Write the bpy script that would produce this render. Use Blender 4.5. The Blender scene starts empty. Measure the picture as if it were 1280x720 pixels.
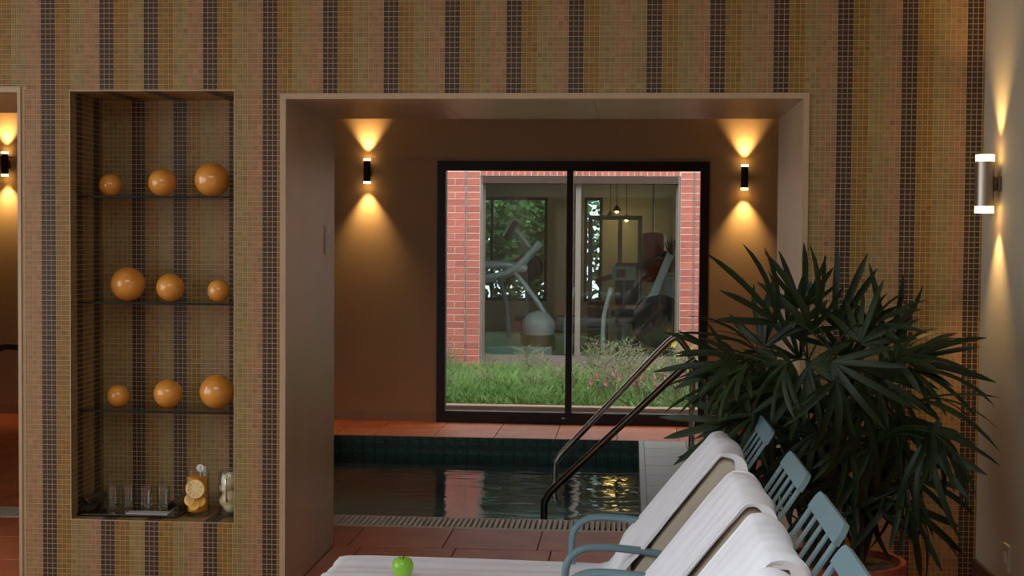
import bpy, bmesh, math, random
import numpy as np
from mathutils import Vector, Matrix
random.seed(7); rng = np.random.default_rng(7)
S = bpy.context.scene
C = S.collection
PI = math.pi

# ------------------------------------------------------------------ camera
FPX, YAW, PITCH, ROLL = 1750.0, .08524, .03573, .0075
EYE = Vector((2.529, -5.825, 1.53))
fw = Vector((-math.sin(YAW)*math.cos(PITCH), math.cos(YAW)*math.cos(PITCH), -math.sin(PITCH)))
rt0 = Vector((math.cos(YAW), math.sin(YAW), 0)); up0 = rt0.cross(fw)
rt = rt0*math.cos(ROLL) + up0*math.sin(ROLL)
up = up0*math.cos(ROLL) - rt0*math.sin(ROLL)
cam = bpy.data.cameras.new('camera'); co = bpy.data.objects.new('camera', cam); C.objects.link(co)
co.matrix_world = Matrix((( rt.x, up.x, -fw.x, EYE.x), (rt.y, up.y, -fw.y, EYE.y), (rt.z, up.z, -fw.z, EYE.z), (0, 0, 0, 1)))
cam.sensor_width = 36; cam.lens = 36*FPX/1280; cam.clip_end = 200; cam.clip_start = .05
S.camera = co

# ------------------------------------------------------------------ sky, exposure
S.view_settings.view_transform = 'Standard'; S.view_settings.look = 'None'
S.view_settings.gamma = 1; S.view_settings.use_curve_mapping = False
S.view_settings.exposure = 0.70
w = bpy.data.worlds.new('overcast_sky'); S.world = w; w.use_nodes = True
bg = w.node_tree.nodes['Background']; bg.inputs[0].default_value = (.82, .91, 1.0, 1); bg.inputs[1].default_value = 2.0
def portal(name, loc, rot, sx, sy):                     # guides sky light through the daylight windows, gives no light itself
    l = bpy.data.lights.new(name, 'AREA'); l.shape = 'RECTANGLE'; l.size = sx; l.size_y = sy; l.cycles.is_portal = True
    o = bpy.data.objects.new(name, l); C.objects.link(o); o.location = loc; o.rotation_euler = rot
ROOM_L, ROOM_B, CEIL = -3.0, -9.0, 3.0
LW = (-8.6, -.9, .15, 2.85)      # daylight window in the left wall: y0 y1 z0 z1
SK = (.3, 3.0, -6.0, -3.0)        # skylight added in the unseen ceiling to brighten the towels: x0 x1 y0 y1
portal('daylight_portal_left', (ROOM_L-.1, (LW[0]+LW[1])/2, (LW[2]+LW[3])/2), (0, -PI/2, 0), LW[3]-LW[2], LW[1]-LW[0])
portal('daylight_portal_roof', ((SK[0]+SK[1])/2, (SK[2]+SK[3])/2, CEIL+.1), (0, 0, 0), SK[1]-SK[0], SK[3]-SK[2])
SCONCE_W = 20.0

# ------------------------------------------------------------------ helpers
def px(u, v, Y):
    d = fw + rt*((u-640)/FPX) + up*((360-v)/FPX); t = (Y-EYE.y)/d.y
    return EYE + d*t
def lin(c):
    return tuple(((x/255)/12.92 if x/255 <= .04045 else ((x/255+.055)/1.055)**2.4) for x in c)
M = {}
def mat(name, col, rough=.5, metal=0, var=0, vscale=8, bump=0, bscale=60, spec=.5, rand=0, coat=0, emit=None, estr=0, col2=None, sss=0, stretch=None):
    m = bpy.data.materials.new(name); m.use_nodes = True; nt = m.node_tree; N = nt.nodes; L = nt.links
    b = N['Principled BSDF']; c = tuple(col)+(1,)
    b.inputs['Base Color'].default_value = c; b.inputs['Roughness'].default_value = rough; b.inputs['Metallic'].default_value = metal
    b.inputs['Specular IOR Level'].default_value = spec
    if coat: b.inputs['Coat Weight'].default_value = coat; b.inputs['Coat Roughness'].default_value = .05
    if emit: b.inputs['Emission Color'].default_value = tuple(emit)+(1,); b.inputs['Emission Strength'].default_value = estr
    tc = N.new('ShaderNodeTexCoord'); vec = tc.outputs['Object']
    if stretch:
        mp = N.new('ShaderNodeMapping'); mp.inputs['Scale'].default_value = stretch; L.new(vec, mp.inputs[0]); vec = mp.outputs[0]
    out = None
    if var or col2:
        n = N.new('ShaderNodeTexNoise'); n.inputs['Scale'].default_value = vscale; n.inputs['Detail'].default_value = 5; L.new(vec, n.inputs['Vector'])
        r = N.new('ShaderNodeValToRGB'); r.color_ramp.elements[0].position = .3; r.color_ramp.elements[1].position = .7
        c2 = col2 or tuple(min(1, x*(1+var)) for x in col); c1 = col if col2 else tuple(x*(1-var) for x in col)
        r.color_ramp.elements[0].color = tuple(c1)+(1,); r.color_ramp.elements[1].color = tuple(c2)+(1,)
        L.new(n.outputs['Fac'], r.inputs[0]); out = r.outputs[0]
    if rand:
        oi = N.new('ShaderNodeObjectInfo'); mr = N.new('ShaderNodeMapRange'); mr.inputs['To Min'].default_value = 1-rand; mr.inputs['To Max'].default_value = 1+rand
        L.new(oi.outputs['Random'], mr.inputs[0])
        hs = N.new('ShaderNodeHueSaturation'); L.new(mr.outputs[0], hs.inputs['Value'])
        if out: L.new(out, hs.inputs['Color'])
        else: hs.inputs['Color'].default_value = c
        out = hs.outputs[0]
    if out: L.new(out, b.inputs['Base Color'])
    if bump:
        n2 = N.new('ShaderNodeTexNoise'); n2.inputs['Scale'].default_value = bscale; n2.inputs['Detail'].default_value = 4; L.new(vec, n2.inputs['Vector'])
        bp = N.new('ShaderNodeBump'); bp.inputs['Strength'].default_value = bump; bp.inputs['Distance'].default_value = .01
        L.new(n2.outputs['Fac'], bp.inputs['Height']); L.new(bp.outputs[0], b.inputs['Normal'])
    M[name] = m
    return m
def glassmat(name, tint, ior=1.45, rough=.02, extra=0.0):
    m = bpy.data.materials.new(name); m.use_nodes = True; nt = m.node_tree; N = nt.nodes; L = nt.links
    N.remove(N['Principled BSDF'])
    t = N.new('ShaderNodeBsdfTransparent'); t.inputs[0].default_value = tuple(tint)+(1,)
    g = N.new('ShaderNodeBsdfGlossy'); g.inputs['Roughness'].default_value = rough
    f0 = N.new('ShaderNodeLayerWeight'); f0.inputs['Blend'].default_value = .5; f = N.new('ShaderNodeMath'); f.operation = 'POWER'; f.inputs[1].default_value = 4.5; L.new(f0.outputs['Facing'], f.inputs[0])
    a = N.new('ShaderNodeMath'); a.operation = 'ADD'; a.use_clamp = True; a.inputs[1].default_value = extra+.045; L.new(f.outputs[0], a.inputs[0])
    x = N.new('ShaderNodeMixShader'); L.new(a.outputs[0], x.inputs[0]); L.new(t.outputs[0], x.inputs[1]); L.new(g.outputs[0], x.inputs[2])
    L.new(x.outputs[0], N['Material Output'].inputs['Surface']); M[name] = m
    return m

class MB:
    def __init__(s): s.v = []; s.f = []
    def add(s, v, f):
        k = len(s.v); s.v += [tuple(p) for p in v]; s.f += [tuple(i+k for i in q) for q in f]; return s
    def box(s, x0, x1, y0, y1, z0, z1, ch=0):
        if not ch:
            v = [(x, y, z) for z in (z0, z1) for y in (y0, y1) for x in (x0, x1)]
            return s.add(v, [(0,2,3,1), (4,5,7,6), (0,1,5,4), (2,6,7,3), (0,4,6,2), (1,3,7,5)])
        bm = bmesh.new(); bmesh.ops.create_cube(bm, size=1)
        for q in bm.verts: q.co = Vector(((x0+x1)/2+q.co.x*(x1-x0), (y0+y1)/2+q.co.y*(y1-y0), (z0+z1)/2+q.co.z*(z1-z0)))
        bmesh.ops.bevel(bm, geom=bm.edges[:], offset=ch, segments=2, affect='EDGES', profile=.6)
        bm.verts.index_update(); s.add([q.co for q in bm.verts], [[q.index for q in f.verts] for f in bm.faces]); bm.free(); return s
    def obox(s, a, b, w, t, ch=0, side=None):
        """bar from a to b, w wide along side, t thick"""
        a = Vector(a); b = Vector(b); d = (b-a).normalized(); sd = Vector(side) if side else d.cross(Vector((0, 0, 1)))
        sd = (sd - d*sd.dot(d)).normalized(); n = d.cross(sd); l = (b-a).length
        t0 = MB(); t0.box(0, l, -w/2, w/2, -t/2, t/2, ch)
        return s.add([a+d*p[0]+sd*p[1]+n*p[2] for p in t0.v], t0.f)
    def tube(s, pts, r, seg=10, cap=True):
        pts = [Vector(p) for p in pts]; n = len(pts); rr = r if isinstance(r, (list, tuple)) else [r]*n
        k = len(s.v); prev = None
        for i, p in enumerate(pts):
            d = (pts[min(i+1, n-1)]-pts[max(i-1, 0)]).normalized()
            if prev is None:
                a = Vector((0, 0, 1)) if abs(d.z) < .9 else Vector((1, 0, 0)); u = (a-d*a.dot(d)).normalized()
            else: u = (prev-d*prev.dot(d)).normalized()
            prev = u; w_ = d.cross(u)
            for j in range(seg):
                t = 2*PI*j/seg; q = p+(u*math.cos(t)+w_*math.sin(t))*rr[i]; s.v.append(tuple(q))
        for i in range(n-1):
            for j in range(seg):
                a = k+i*seg+j; b = k+i*seg+(j+1) % seg; s.f.append((a, b, b+seg, a+seg))
        if cap: s.f.append(tuple(k+j for j in range(seg))[::-1]); s.f.append(tuple(k+(n-1)*seg+j for j in range(seg)))
        return s
    def lathe(s, prof, c=(0, 0, 0), seg=32, axis='z'):
        k = len(s.v)
        for r, h in prof:
            for j in range(seg):
                t = 2*PI*j/seg; x, y = r*math.cos(t), r*math.sin(t)
                q = {'z': (x, y, h), 'y': (x, h, y), 'x': (h, x, y)}[axis]
                s.v.append((c[0]+q[0], c[1]+q[1], c[2]+q[2]))
        for i in range(len(prof)-1):
            for j in range(seg):
                a = k+i*seg+j; b = k+i*seg+(j+1) % seg
                s.f.append((a, b, b+seg, a+seg) if axis != 'y' else (a, a+seg, b+seg, b))
        if prof[0][0] > 1e-6: s.f.append(tuple(k+j for j in range(seg))[::-1])
        if prof[-1][0] > 1e-6: s.f.append(tuple(k+(len(prof)-1)*seg+j for j in range(seg)))
        return s
    def build(s, name, m, parent=None, origin=None, smooth=False, angle=40):
        o0 = Vector(origin) if origin is not None else (wloc(parent) if parent else Vector((0, 0, 0)))
        me = bpy.data.meshes.new(name); me.from_pydata([tuple(Vector(p)-o0) for p in s.v], [], s.f); me.update()
        if isinstance(m, str): m = M[m]
        me.materials.append(m)
        if smooth:
            bm = bmesh.new(); bm.from_mesh(me); bmesh.ops.remove_doubles(bm, verts=bm.verts, dist=1e-5); bmesh.ops.recalc_face_normals(bm, faces=bm.faces)
            for f in bm.faces: f.smooth = True
            for e in bm.edges:
                if len(e.link_faces) == 2 and e.calc_face_angle(0) > math.radians(angle): e.smooth = False
            bm.to_mesh(me); bm.free()
        o = bpy.data.objects.new(name, me); C.objects.link(o)
        if parent: o.parent = parent; o.location = o0-wloc(parent)
        else: o.location = o0
        return o
def wloc(o):
    l = Vector(o.location); p = o.parent
    while p: l += p.location; p = p.parent
    return l
def tag(o, label, cat, group=None):
    o['label'] = label; o['category'] = cat
    if group: o['group'] = group
    return o
def thing(name, label, cat, loc=(0, 0, 0), group=None):
    o = bpy.data.objects.new(name, None); o.empty_display_size = .1; C.objects.link(o); o.location = loc
    return tag(o, label, cat, group)
def struct(o): o['kind'] = 'structure'; return o
def copy_tree(o, parent=None):
    c = o.copy(); C.objects.link(c); c.parent = parent
    for ch in o.children: copy_tree(ch, c)
    return c
def smooth_path(pts, n=6):
    pts = [Vector(p) for p in pts]; out = []
    for i in range(len(pts)-1):
        p0 = pts[max(i-1, 0)]; p1 = pts[i]; p2 = pts[i+1]; p3 = pts[min(i+2, len(pts)-1)]
        for k in range(n):
            t = k/n; out.append(.5*((2*p1)+(p2-p0)*t+(2*p0-5*p1+4*p2-p3)*t*t+(3*p1-p0-3*p2+p3)*t**3))
    return out+[pts[-1]]

# ------------------------------------------------------------------ materials
mat('plaster_warm', lin((196, 168, 132)), .75, var=.04, vscale=3, bump=.05, bscale=90)
mat('plaster_grey', lin((174, 166, 144)), .8, var=.03, vscale=2, bump=.05, bscale=120)
mat('plaster_ceiling', lin((205, 196, 180)), .85, var=.03)
mat('marble', lin((190, 162, 126)), .34, col2=lin((172, 146, 110)), vscale=2.2, bump=.02, bscale=14, stretch=(1, 1, .5))
mat('marble_edge', lin((178, 154, 120)), .35, var=.06, vscale=9)
mat('grout', lin((182, 159, 122)), .85, var=.05, vscale=30)
mat('terracotta', lin((208, 124, 84)), .5, spec=.3, col2=lin((188, 104, 70)), vscale=5, bump=.04, bscale=20, rand=.10)
mat('terracotta_joint', lin((120, 74, 58)), .8, var=.05)
mat('pale_stone', lin((178, 176, 168)), .5, var=.06, vscale=14, bump=.05, rand=.05)
mat('skirting_dark', lin((78, 52, 40)), .5, var=.08)
mat('frame_black', lin((30, 20, 17)), .42, var=.1, vscale=20)
mat('alu_taupe', lin((152, 134, 122)), .5, metal=.2, var=.04)
mat('steel', lin((200, 198, 192)), .22, metal=1)
mat('steel_brushed', lin((176, 162, 146)), .38, metal=1)
mat('steel_dark', lin((120, 112, 104)), .3, metal=1)
mat('sconce_body', lin((60, 48, 40)), .35, metal=.8)
mat('acrylic_lit', (1, .8, .5), .2, emit=(1, .62, .22), estr=5)
mat('bulb', (1, .8, .5), .3, emit=(1, .66, .25), estr=7)
mat('grate_slat', lin((228, 216, 196)), .6, var=.05, rand=.05)
mat('gutter_dark', lin((50, 44, 40)), .9, var=.1)
mat('brick', lin((198, 108, 90)), .85, var=.12, vscale=18, bump=.25, bscale=45, rand=.14)
mat('added_cladding', lin((104, 88, 74)), .9, var=.1, bump=.1)
mat('mortar', lin((226, 200, 184)), .95, var=.06, vscale=30)
mat('soil', lin((86, 70, 50)), .95, var=.3, vscale=9, bump=.4, bscale=20)
mat('concrete_kerb', lin((158, 128, 106)), .9, var=.08, bump=.1)
mat('ball_wood', lin((234, 164, 70)), .16, col2=lin((212, 132, 46)), vscale=7, coat=.6, stretch=(1, 1, 2.5))
mat('shelf_edge', lin((14, 24, 22)), .45, spec=.2)
mat('tray_black', lin((16, 15, 15)), .08, coat=1)
mat('napkin', lin((184, 180, 176)), .9, bump=.05)
mat('lemon_rind', lin((232, 170, 36)), .4, var=.05)
mat('lemon_flesh', lin((240, 200, 84)), .35, var=.12, vscale=60)
mat('orange_drink', lin((240, 170, 50)), .12, col2=lin((226, 132, 26)), vscale=26)
mat('pear_flesh', lin((224, 214, 160)), .4, var=.06, vscale=22)
mat('tag_white', lin((226, 226, 224)), .4)
mat('ink_blue', lin((50, 56, 78)), .6)
mat('towel', lin((246, 246, 248)), .95, var=.03, vscale=14, bump=.35, bscale=420)
mat('cushion', lin((196, 184, 162)), .85, var=.05, vscale=9, bump=.12, bscale=26)
mat('resin_blue', lin((110, 138, 144)), .42, var=.05, vscale=5, bump=.03, bscale=40)
mat('apple', lin((132, 196, 44)), .25, col2=lin((158, 210, 70)), vscale=16, coat=.3)
mat('stem_brown', lin((84, 60, 34)), .8, var=.1)
mat('leaf', lin((36, 52, 20)), .5, col2=lin((24, 37, 14)), vscale=7, rand=.22, spec=.3)
mat('cane', lin((70, 62, 40)), .8, var=.2, vscale=30, bump=.3)
mat('pot_clay', lin((168, 82, 56)), .7, var=.07, bump=.06)
mat('grass_blade', lin((148, 172, 98)), .8, col2=lin((112, 146, 70)), vscale=2)
mat('weed_leaf', lin((128, 148, 84)), .75, col2=lin((96, 122, 66)), vscale=6, rand=.12)
mat('twig', lin((150, 134, 106)), .9, var=.15)
mat('petal_pink', lin((238, 120, 140)), .6)
mat('petal_yellow', lin((226, 200, 70)), .6)
mat('wood_red', lin((140, 60, 36)), .5, var=.14, vscale=6, stretch=(1, 6, 6))
mat('gym_floor', lin((156, 152, 138)), .5, var=.08)
mat('gym_wall', lin((196, 200, 190)), .85, var=.03)
mat('gym_black', lin((26, 27, 28)), .5, var=.1)
mat('gym_silver', lin((214, 222, 224)), .35, metal=.3)
mat('gym_white', lin((214, 210, 208)), .4)
mat('gym_grey', lin((112, 118, 118)), .5)
mat('gym_teal', lin((150, 176, 172)), .5)
mat('bag_red', lin((224, 48, 34)), .45, var=.08)
mat('screen_dark', lin((40, 46, 50)), .15)
mat('foliage', lin((112, 146, 80)), .75, col2=lin((78, 114, 56)), vscale=3)
mat('plastic_white', lin((206, 198, 184)), .4)
glassmat('pane', (.93, .96, .95), 1.45)
glassmat('pane_gym', (.84, .88, .86), 1.5, extra=.05)
glassmat('shelf_glass', (.86, .92, .90), 1.4)
glassmat('tumbler_glass', (.95, .96, .96), 1.45, .03, .02)

def tile_material(name, rough):
    m = bpy.data.materials.new(name); m.use_nodes = True; N = m.node_tree.nodes; L = m.node_tree.links; b = N['Principled BSDF']
    a = N.new('ShaderNodeAttribute'); a.attribute_name = 'tile_colour'; L.new(a.outputs['Color'], b.inputs['Base Color'])
    b.inputs['Roughness'].default_value = rough; b.inputs['Specular IOR Level'].default_value = .22
    tc = N.new('ShaderNodeTexCoord'); n = N.new('ShaderNodeTexNoise'); n.inputs['Scale'].default_value = 300; L.new(tc.outputs['Object'], n.inputs['Vector'])
    bp = N.new('ShaderNodeBump'); bp.inputs['Strength'].default_value = .03; bp.inputs['Distance'].default_value = .004
    L.new(n.outputs['Fac'], bp.inputs['Height']); L.new(bp.outputs[0], b.inputs['Normal']); M[name] = m
tile_material('mosaic_tile', .38); tile_material('pool_tile', .3)

def water_material():
    m = bpy.data.materials.new('pool_water'); m.use_nodes = True; N = m.node_tree.nodes; L = m.node_tree.links; b = N['Principled BSDF']
    b.inputs['Base Color'].default_value = (.55, .80, .78, 1); b.inputs['Roughness'].default_value = .015; b.inputs['IOR'].default_value = 1.33
    b.inputs['Transmission Weight'].default_value = 1
    tc = N.new('ShaderNodeTexCoord'); mp = N.new('ShaderNodeMapping'); mp.inputs['Scale'].default_value = (1.0, 2.2, 1); L.new(tc.outputs['Object'], mp.inputs[0])
    n = N.new('ShaderNodeTexNoise'); n.inputs['Scale'].default_value = 3.0; n.inputs['Detail'].default_value = 2.5; n.inputs['Distortion'].default_value = .4; L.new(mp.outputs[0], n.inputs['Vector'])
    bp = N.new('ShaderNodeBump'); bp.inputs['Strength'].default_value = .3; bp.inputs['Distance'].default_value = .02
    L.new(n.outputs['Fac'], bp.inputs['Height']); L.new(bp.outputs[0], b.inputs['Normal']); M['pool_water'] = m
water_material()

# ------------------------------------------------------------------ mosaic tiles
TP = .0215                                               # tile pitch
DARK = [-24, -12, 0, 12, 21, 33, 45, 57, 69, 81, 93, 105, 120, 132, 144, 156, 168, 180, 192]
PAL = {'d': lin((68, 53, 42)), 'y': lin((134, 102, 44)), 'o': lin((141, 121, 74)), 'p': lin((153, 118, 80))}
def col_kind(i, starts=DARK):
    for k in range(len(starts)-1):
        if starts[k] <= i < starts[k+1]:
            j = i-starts[k]; n = starts[k+1]-starts[k]
            seq = 'dddyyyoooppp' if n == 12 else ('dddyyyooo' if n == 9 else 'dddyyyooopppooo')
            return seq[min(j, len(seq)-1)]
    return 'o'
def tile_field(name, cells, colfun, m, parent, depth=.003, gap=.0022, pitch=TP, label=None):
    """cells: list of (centre, u axis, v axis, out normal, hu, hv, i, j); one joined part of small proud tiles"""
    n = len(cells)
    c = np.array([q[0] for q in cells]); u = np.array([q[1] for q in cells]); v = np.array([q[2] for q in cells]); nn = np.array([q[3] for q in cells])
    hu = np.array([q[4] for q in cells])[:, None]; hv = np.array([q[5] for q in cells])[:, None]
    e = .00025; jit = rng.normal(0, .00006, (n, 1))
    V = np.zeros((n, 8, 3))
    for k, (a, b) in enumerate(((-1, -1), (1, -1), (1, 1), (-1, 1))):
        V[:, k] = c+u*hu*a+v*hv*b
        V[:, 4+k] = c+u*(hu-e)*a+v*(hv-e)*b+nn*(depth+jit)
    F = np.array([(4, 5, 6, 7), (0, 1, 5, 4), (1, 2, 6, 5), (2, 3, 7, 6), (3, 0, 4, 7)])
    me = bpy.data.meshes.new(name); o0 = wloc(parent)
    me.vertices.add(n*8); me.vertices.foreach_set('co', (V-np.array(o0)).reshape(-1))
    idx = (np.arange(n)[:, None, None]*8+F[None]).reshape(-1)
    me.loops.add(len(idx)); me.loops.foreach_set('vertex_index', idx.astype(np.int32))
    me.polygons.add(n*5); me.polygons.foreach_set('loop_start', np.arange(0, n*20, 4, dtype=np.int32)); me.polygons.foreach_set('loop_total', np.full(n*5, 4, dtype=np.int32))
    me.polygons.foreach_set('use_smooth', np.zeros(n*5, dtype=bool)); me.update(calc_edges=True)
    cols = np.array([colfun(q[6], q[7]) for q in cells]); cols = np.clip(cols*(1+rng.normal(0, .08, (n, 1)))*(1+rng.normal(0, .04, (n, 3))), 0, 1)
    at = me.attributes.new('tile_colour', 'FLOAT_COLOR', 'FACE')
    at.data.foreach_set('color', np.concatenate([np.repeat(cols, 5, axis=0), np.ones((n*5, 1))], axis=1).astype(np.float32).reshape(-1))
    me.materials.append(M[m]); ob = bpy.data.objects.new(name, me); C.objects.link(ob); ob.parent = parent; ob['kind'] = 'stuff'
    if label: ob['label'] = label
    return ob

# ------------------------------------------------------------------ setting: the mosaic wall
OX0, OX1, OZ1 = 1.045, 3.245, 2.132       # pool opening (outside of its marble edge)
LX1, LZ1 = -.088, 2.162                   # left opening
NX0, NX1, NZ0, NZ1, ND = .129, .845, .303, 2.142, .386
WD = .968; RX = 3.943; BY = .0009
wallm = MB()
wallm.box(LX1, NX0, BY, WD, 0, LZ1); wallm.box(NX1, OX0, BY, WD, 0, LZ1); wallm.box(NX0, NX1, BY, WD, 0, NZ0); wallm.box(NX0, NX1, BY, WD, NZ1, LZ1)
wallm.box(NX0, NX1, ND+BY, WD, NZ0, NZ1)
wallm.box(OX1, RX, BY, WD, 0, LZ1); wallm.box(ROOM_L, RX, BY, WD, LZ1, CEIL); wallm.box(OX0, OX1, BY, WD, OZ1, LZ1); wallm.box(ROOM_L, -1.6, BY, WD, 0, LZ1)
wall_m = struct(wallm.build('wall_middle', 'grout'))
cells = []; h = (TP-.0022)/2
for i in range(-46, 184):
    x0 = i*TP; x1 = x0+TP
    for j in range(int(CEIL/TP)):
        z0 = j*TP; z1 = z0+TP; a0, a1, b0, b1 = x0+.0011, x1-.0011, z0+.0011, z1-.0011
        def clip(ox0, ox1, oz0, oz1):
            global a0, a1, b0, b1
            if a1 <= ox0 or a0 >= ox1 or b1 <= oz0 or b0 >= oz1: return
            o = [(a1-ox0, 0), (ox1-a0, 1), (b1-oz0, 2), (oz1-b0, 3)]; k = min(o)[1]
            if k == 0: a1 = ox0
            elif k == 1: a0 = ox1
            elif k == 2: b1 = oz0
            else: b0 = oz1
        clip(OX0, OX1, -1, OZ1); clip(NX0-.002, NX1+.002, NZ0-.002, NZ1+.002); clip(-9, LX1+.014, -1, LZ1)
        a1 = min(a1, RX-.001)
        if a1-a0 < .003 or b1-b0 < .003: continue
        cells.append((((a0+a1)/2, BY, (b0+b1)/2), (1, 0, 0), (0, 0, 1), (0, -1, 0), (a1-a0)/2, (b1-b0)/2, i, j))
tile_field('mosaic_tiles', cells, lambda i, j: PAL[col_kind(i)], 'mosaic_tile', wall_m, depth=.0009)
# tiles lining the niche
NB = [-24, -12, 6, 15, 27, 39, 51]
cells = []
nc = int((NX1-NX0)/TP)+1; nr = int((NZ1-NZ0)/TP)+1; nd = int(ND/TP)
for j in range(nr):
    zc = NZ0+(j+.5)*TP; hv = h
    if zc+h > NZ1: hv = (NZ1-(zc-h))/2; zc = NZ1-hv
    if hv < .002: continue
    for i in range(nc):
        xc = NX0+(i+.5)*TP; hu = h
        if xc+h > NX1: hu = (NX1-(xc-h))/2; xc = NX1-hu
        if hu > .002: cells.append(((xc, ND+BY, zc), (1, 0, 0), (0, 0, 1), (0, -1, 0), hu, hv, i, j))
    for i in range(nd):
        yc = BY+.002+(i+.5)*TP
        cells.append(((NX0, yc, zc), (0, -1, 0), (0, 0, 1), (1, 0, 0), h, hv, i+40-37, j))
        cells.append(((NX1, yc, zc), (0, 1, 0), (0, 0, 1), (-1, 0, 0), h, hv, i+6, j))
for i in range(nc):
    xc = NX0+(i+.5)*TP
    if xc+h > NX1: continue
    for k in range(nd):
        yc = BY+.002+(k+.5)*TP
        cells.append(((xc, yc, NZ0), (1, 0, 0), (0, 1, 0), (0, 0, 1), h, h, i, k)); cells.append(((xc, yc, NZ1), (1, 0, 0), (0, -1, 0), (0, 0, -1), h, h, i, k))
tile_field('niche_tiles', cells, lambda i, j: PAL[col_kind(i, NB)], 'mosaic_tile', wall_m, depth=.0008)
# pale edge bead round the niche
bead = MB(); e = .004
bead.box(NX0-e, NX0, -.001, .01, NZ0-e, NZ1+e); bead.box(NX1, NX1+e, -.001, .01, NZ0-e, NZ1+e); bead.box(NX0, NX1, -.001, .01, NZ1, NZ1+e); bead.box(NX0, NX1, -.001, .01, NZ0-e, NZ0)
bead.build('niche_edge', 'marble_edge', wall_m)
# marble reveals
def reveal(n, boxes, edge):
    r = struct(MB().build('trim_%d' % n, 'marble')) if False else None
ET = .024
def slab(parent, *b): return MB().box(*b).build('slab', 'marble', parent)
trim = struct(MB().box(OX0, OX0+ET, -.006, .012, 0, OZ1-ET).box(OX1-ET, OX1, -.006, .012, 0, OZ1-ET).box(OX0, OX1, -.006, .012, OZ1-ET, OZ1).build('trim_1', 'marble_edge'))
for z0, z1 in ((0, OZ1-ET),):
    slab(trim, OX0, OX0+ET, .0125, WD+.004, z0, z1); slab(trim, OX1-ET, OX1, .0125, WD+.004, z0, z1)
xs = [OX0+ET, 1.705, 2.365, OX1-ET]
for a, b in zip(xs, xs[1:]): slab(trim, a+.0008, b-.0008, .0125, WD+.004, OZ1-ET, OZ1)
trim2 = struct(MB().box(LX1-ET*.6, LX1, -.006, .012, 0, LZ1-ET).box(-1.6, LX1, -.006, .012, LZ1-ET, LZ1).build('trim_2', 'marble_edge'))
slab(trim2, LX1-ET*.6, LX1, .0125, WD+.004, 0, LZ1-ET); slab(trim2, -1.6, LX1, .0125, WD+.004, LZ1-ET, LZ1)

# ------------------------------------------------------------------ setting: front room
struct(MB().box(ROOM_L, RX, ROOM_B, 0, -.1, 0).build('floor', 'terracotta'))
struct(MB().box(ROOM_L-.2, SK[0], ROOM_B-.2, 0, CEIL, CEIL+.2).box(SK[1], RX+.2, ROOM_B-.2, 0, CEIL, CEIL+.2).box(SK[0], SK[1], ROOM_B-.2, SK[2], CEIL, CEIL+.2).box(SK[0], SK[1], SK[3], 0, CEIL, CEIL+.2).build('ceiling', 'plaster_ceiling'))
wr = struct(MB().box(RX, RX+.2, ROOM_B-.2, WD, 0, CEIL).build('wall_right', 'plaster_grey'))
wl = MB(); wl.box(ROOM_L-.2, ROOM_L, ROOM_B-.2, LW[0], 0, CEIL); wl.box(ROOM_L-.2, ROOM_L, LW[1], WD, 0, CEIL)
wl.box(ROOM_L-.2, ROOM_L, LW[0], LW[1], 0, LW[2]); wl.box(ROOM_L-.2, ROOM_L, LW[0], LW[1], LW[3], CEIL); struct(wl.build('wall_left', 'plaster_grey'))
struct(MB().box(ROOM_L, RX, ROOM_B-.2, ROOM_B, 0, CEIL).build('wall_rear', 'plaster_grey'))
def open_window(name, axis, at, a0, a1, z0, z1, nmul):
    f = MB(); t = .05
    def b(p0, p1, q0, q1):
        if axis == 'x': f.box(p0, p1, at-.03, at+.03, q0, q1)
        else: f.box(at-.03, at+.03, p0, p1, q0, q1)
    b(a0, a0+t, z0, z1); b(a1-t, a1, z0, z1); b(a0+t, a1-t, z0, z0+t); b(a0+t, a1-t, z1-t, z1)
    for k in range(1, nmul): x = a0+(a1-a0)*k/nmul; b(x-t/2, x+t/2, z0+t, z1-t)
    struct(f.build(name, 'frame_black'))
open_window('window_3', 'y', ROOM_L-.14, LW[0], LW[1], LW[2], LW[3], 4)
f = MB()
for k in range(4): x = SK[0]+(SK[1]-SK[0])*k/3; f.box(x-.03, x+.03, SK[2], SK[3], CEIL+.12, CEIL+.18)
struct(f.build('window_4', 'frame_black'))  # bars of the added skylight, never in view
struct(MB().box(RX-.014, RX, ROOM_B, -.001, 0, .235).build('baseboard_right', 'skirting_dark'))

# ------------------------------------------------------------------ setting: pool room
FY = 5.671; PX0, PX1, PL, PR, PZ = .25, 2.60, -4.5, 5.2, 2.95
PY0, PY1 = 1.715, 4.80                                   # pool near and far edges
WX0, WX1, WZ1 = .925, 3.150, 2.160                       # garden window opening
GY0 = 1.445                                              # near side of the overflow grate
POOLB = -1.25
base = MB(); JZ = -.012
base.box(PL, PR, WD-.02, GY0, -.12, JZ); base.box(PL, PX0, GY0, FY, -.12, JZ); base.box(PX1, PR, GY0, FY, -.12, JZ); base.box(PX0, PX1, PY1, FY, -.12, JZ)
base.box(PL, PR, 0, WD-.02, -.12, JZ)
deck = struct(base.build('floor_pool', 'terracotta_joint'))
def tile_grid(x0, x1, y0, y1, px_, py_, m, offx=0, hole=None):
    nx = int((x1-x0)/px_+2); ny = max(1, round((y1-y0)/py_)); py_ = (y1-y0)/ny
    for i in range(-1, nx):
        a = x0+offx+i*px_; b = a+px_; a = max(a, x0); b = min(b, x1)
        if b-a < .02: continue
        for j in range(ny):
            c0 = y0+j*py_; MB().box(a+.003, b-.003, c0+.003, c0+py_-.003, JZ, 0, .0025).build('floor_tile', m, deck)
tile_grid(-2.9, PX0, PY1, FY, .47, .44, 'terracotta'); tile_grid(PX0, 3.9, PY1, FY, .47, .44, 'terracotta', .30)
tile_grid(-1.7, 3.2, WD+.01, GY0, .47, .48, 'terracotta', .02)
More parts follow.
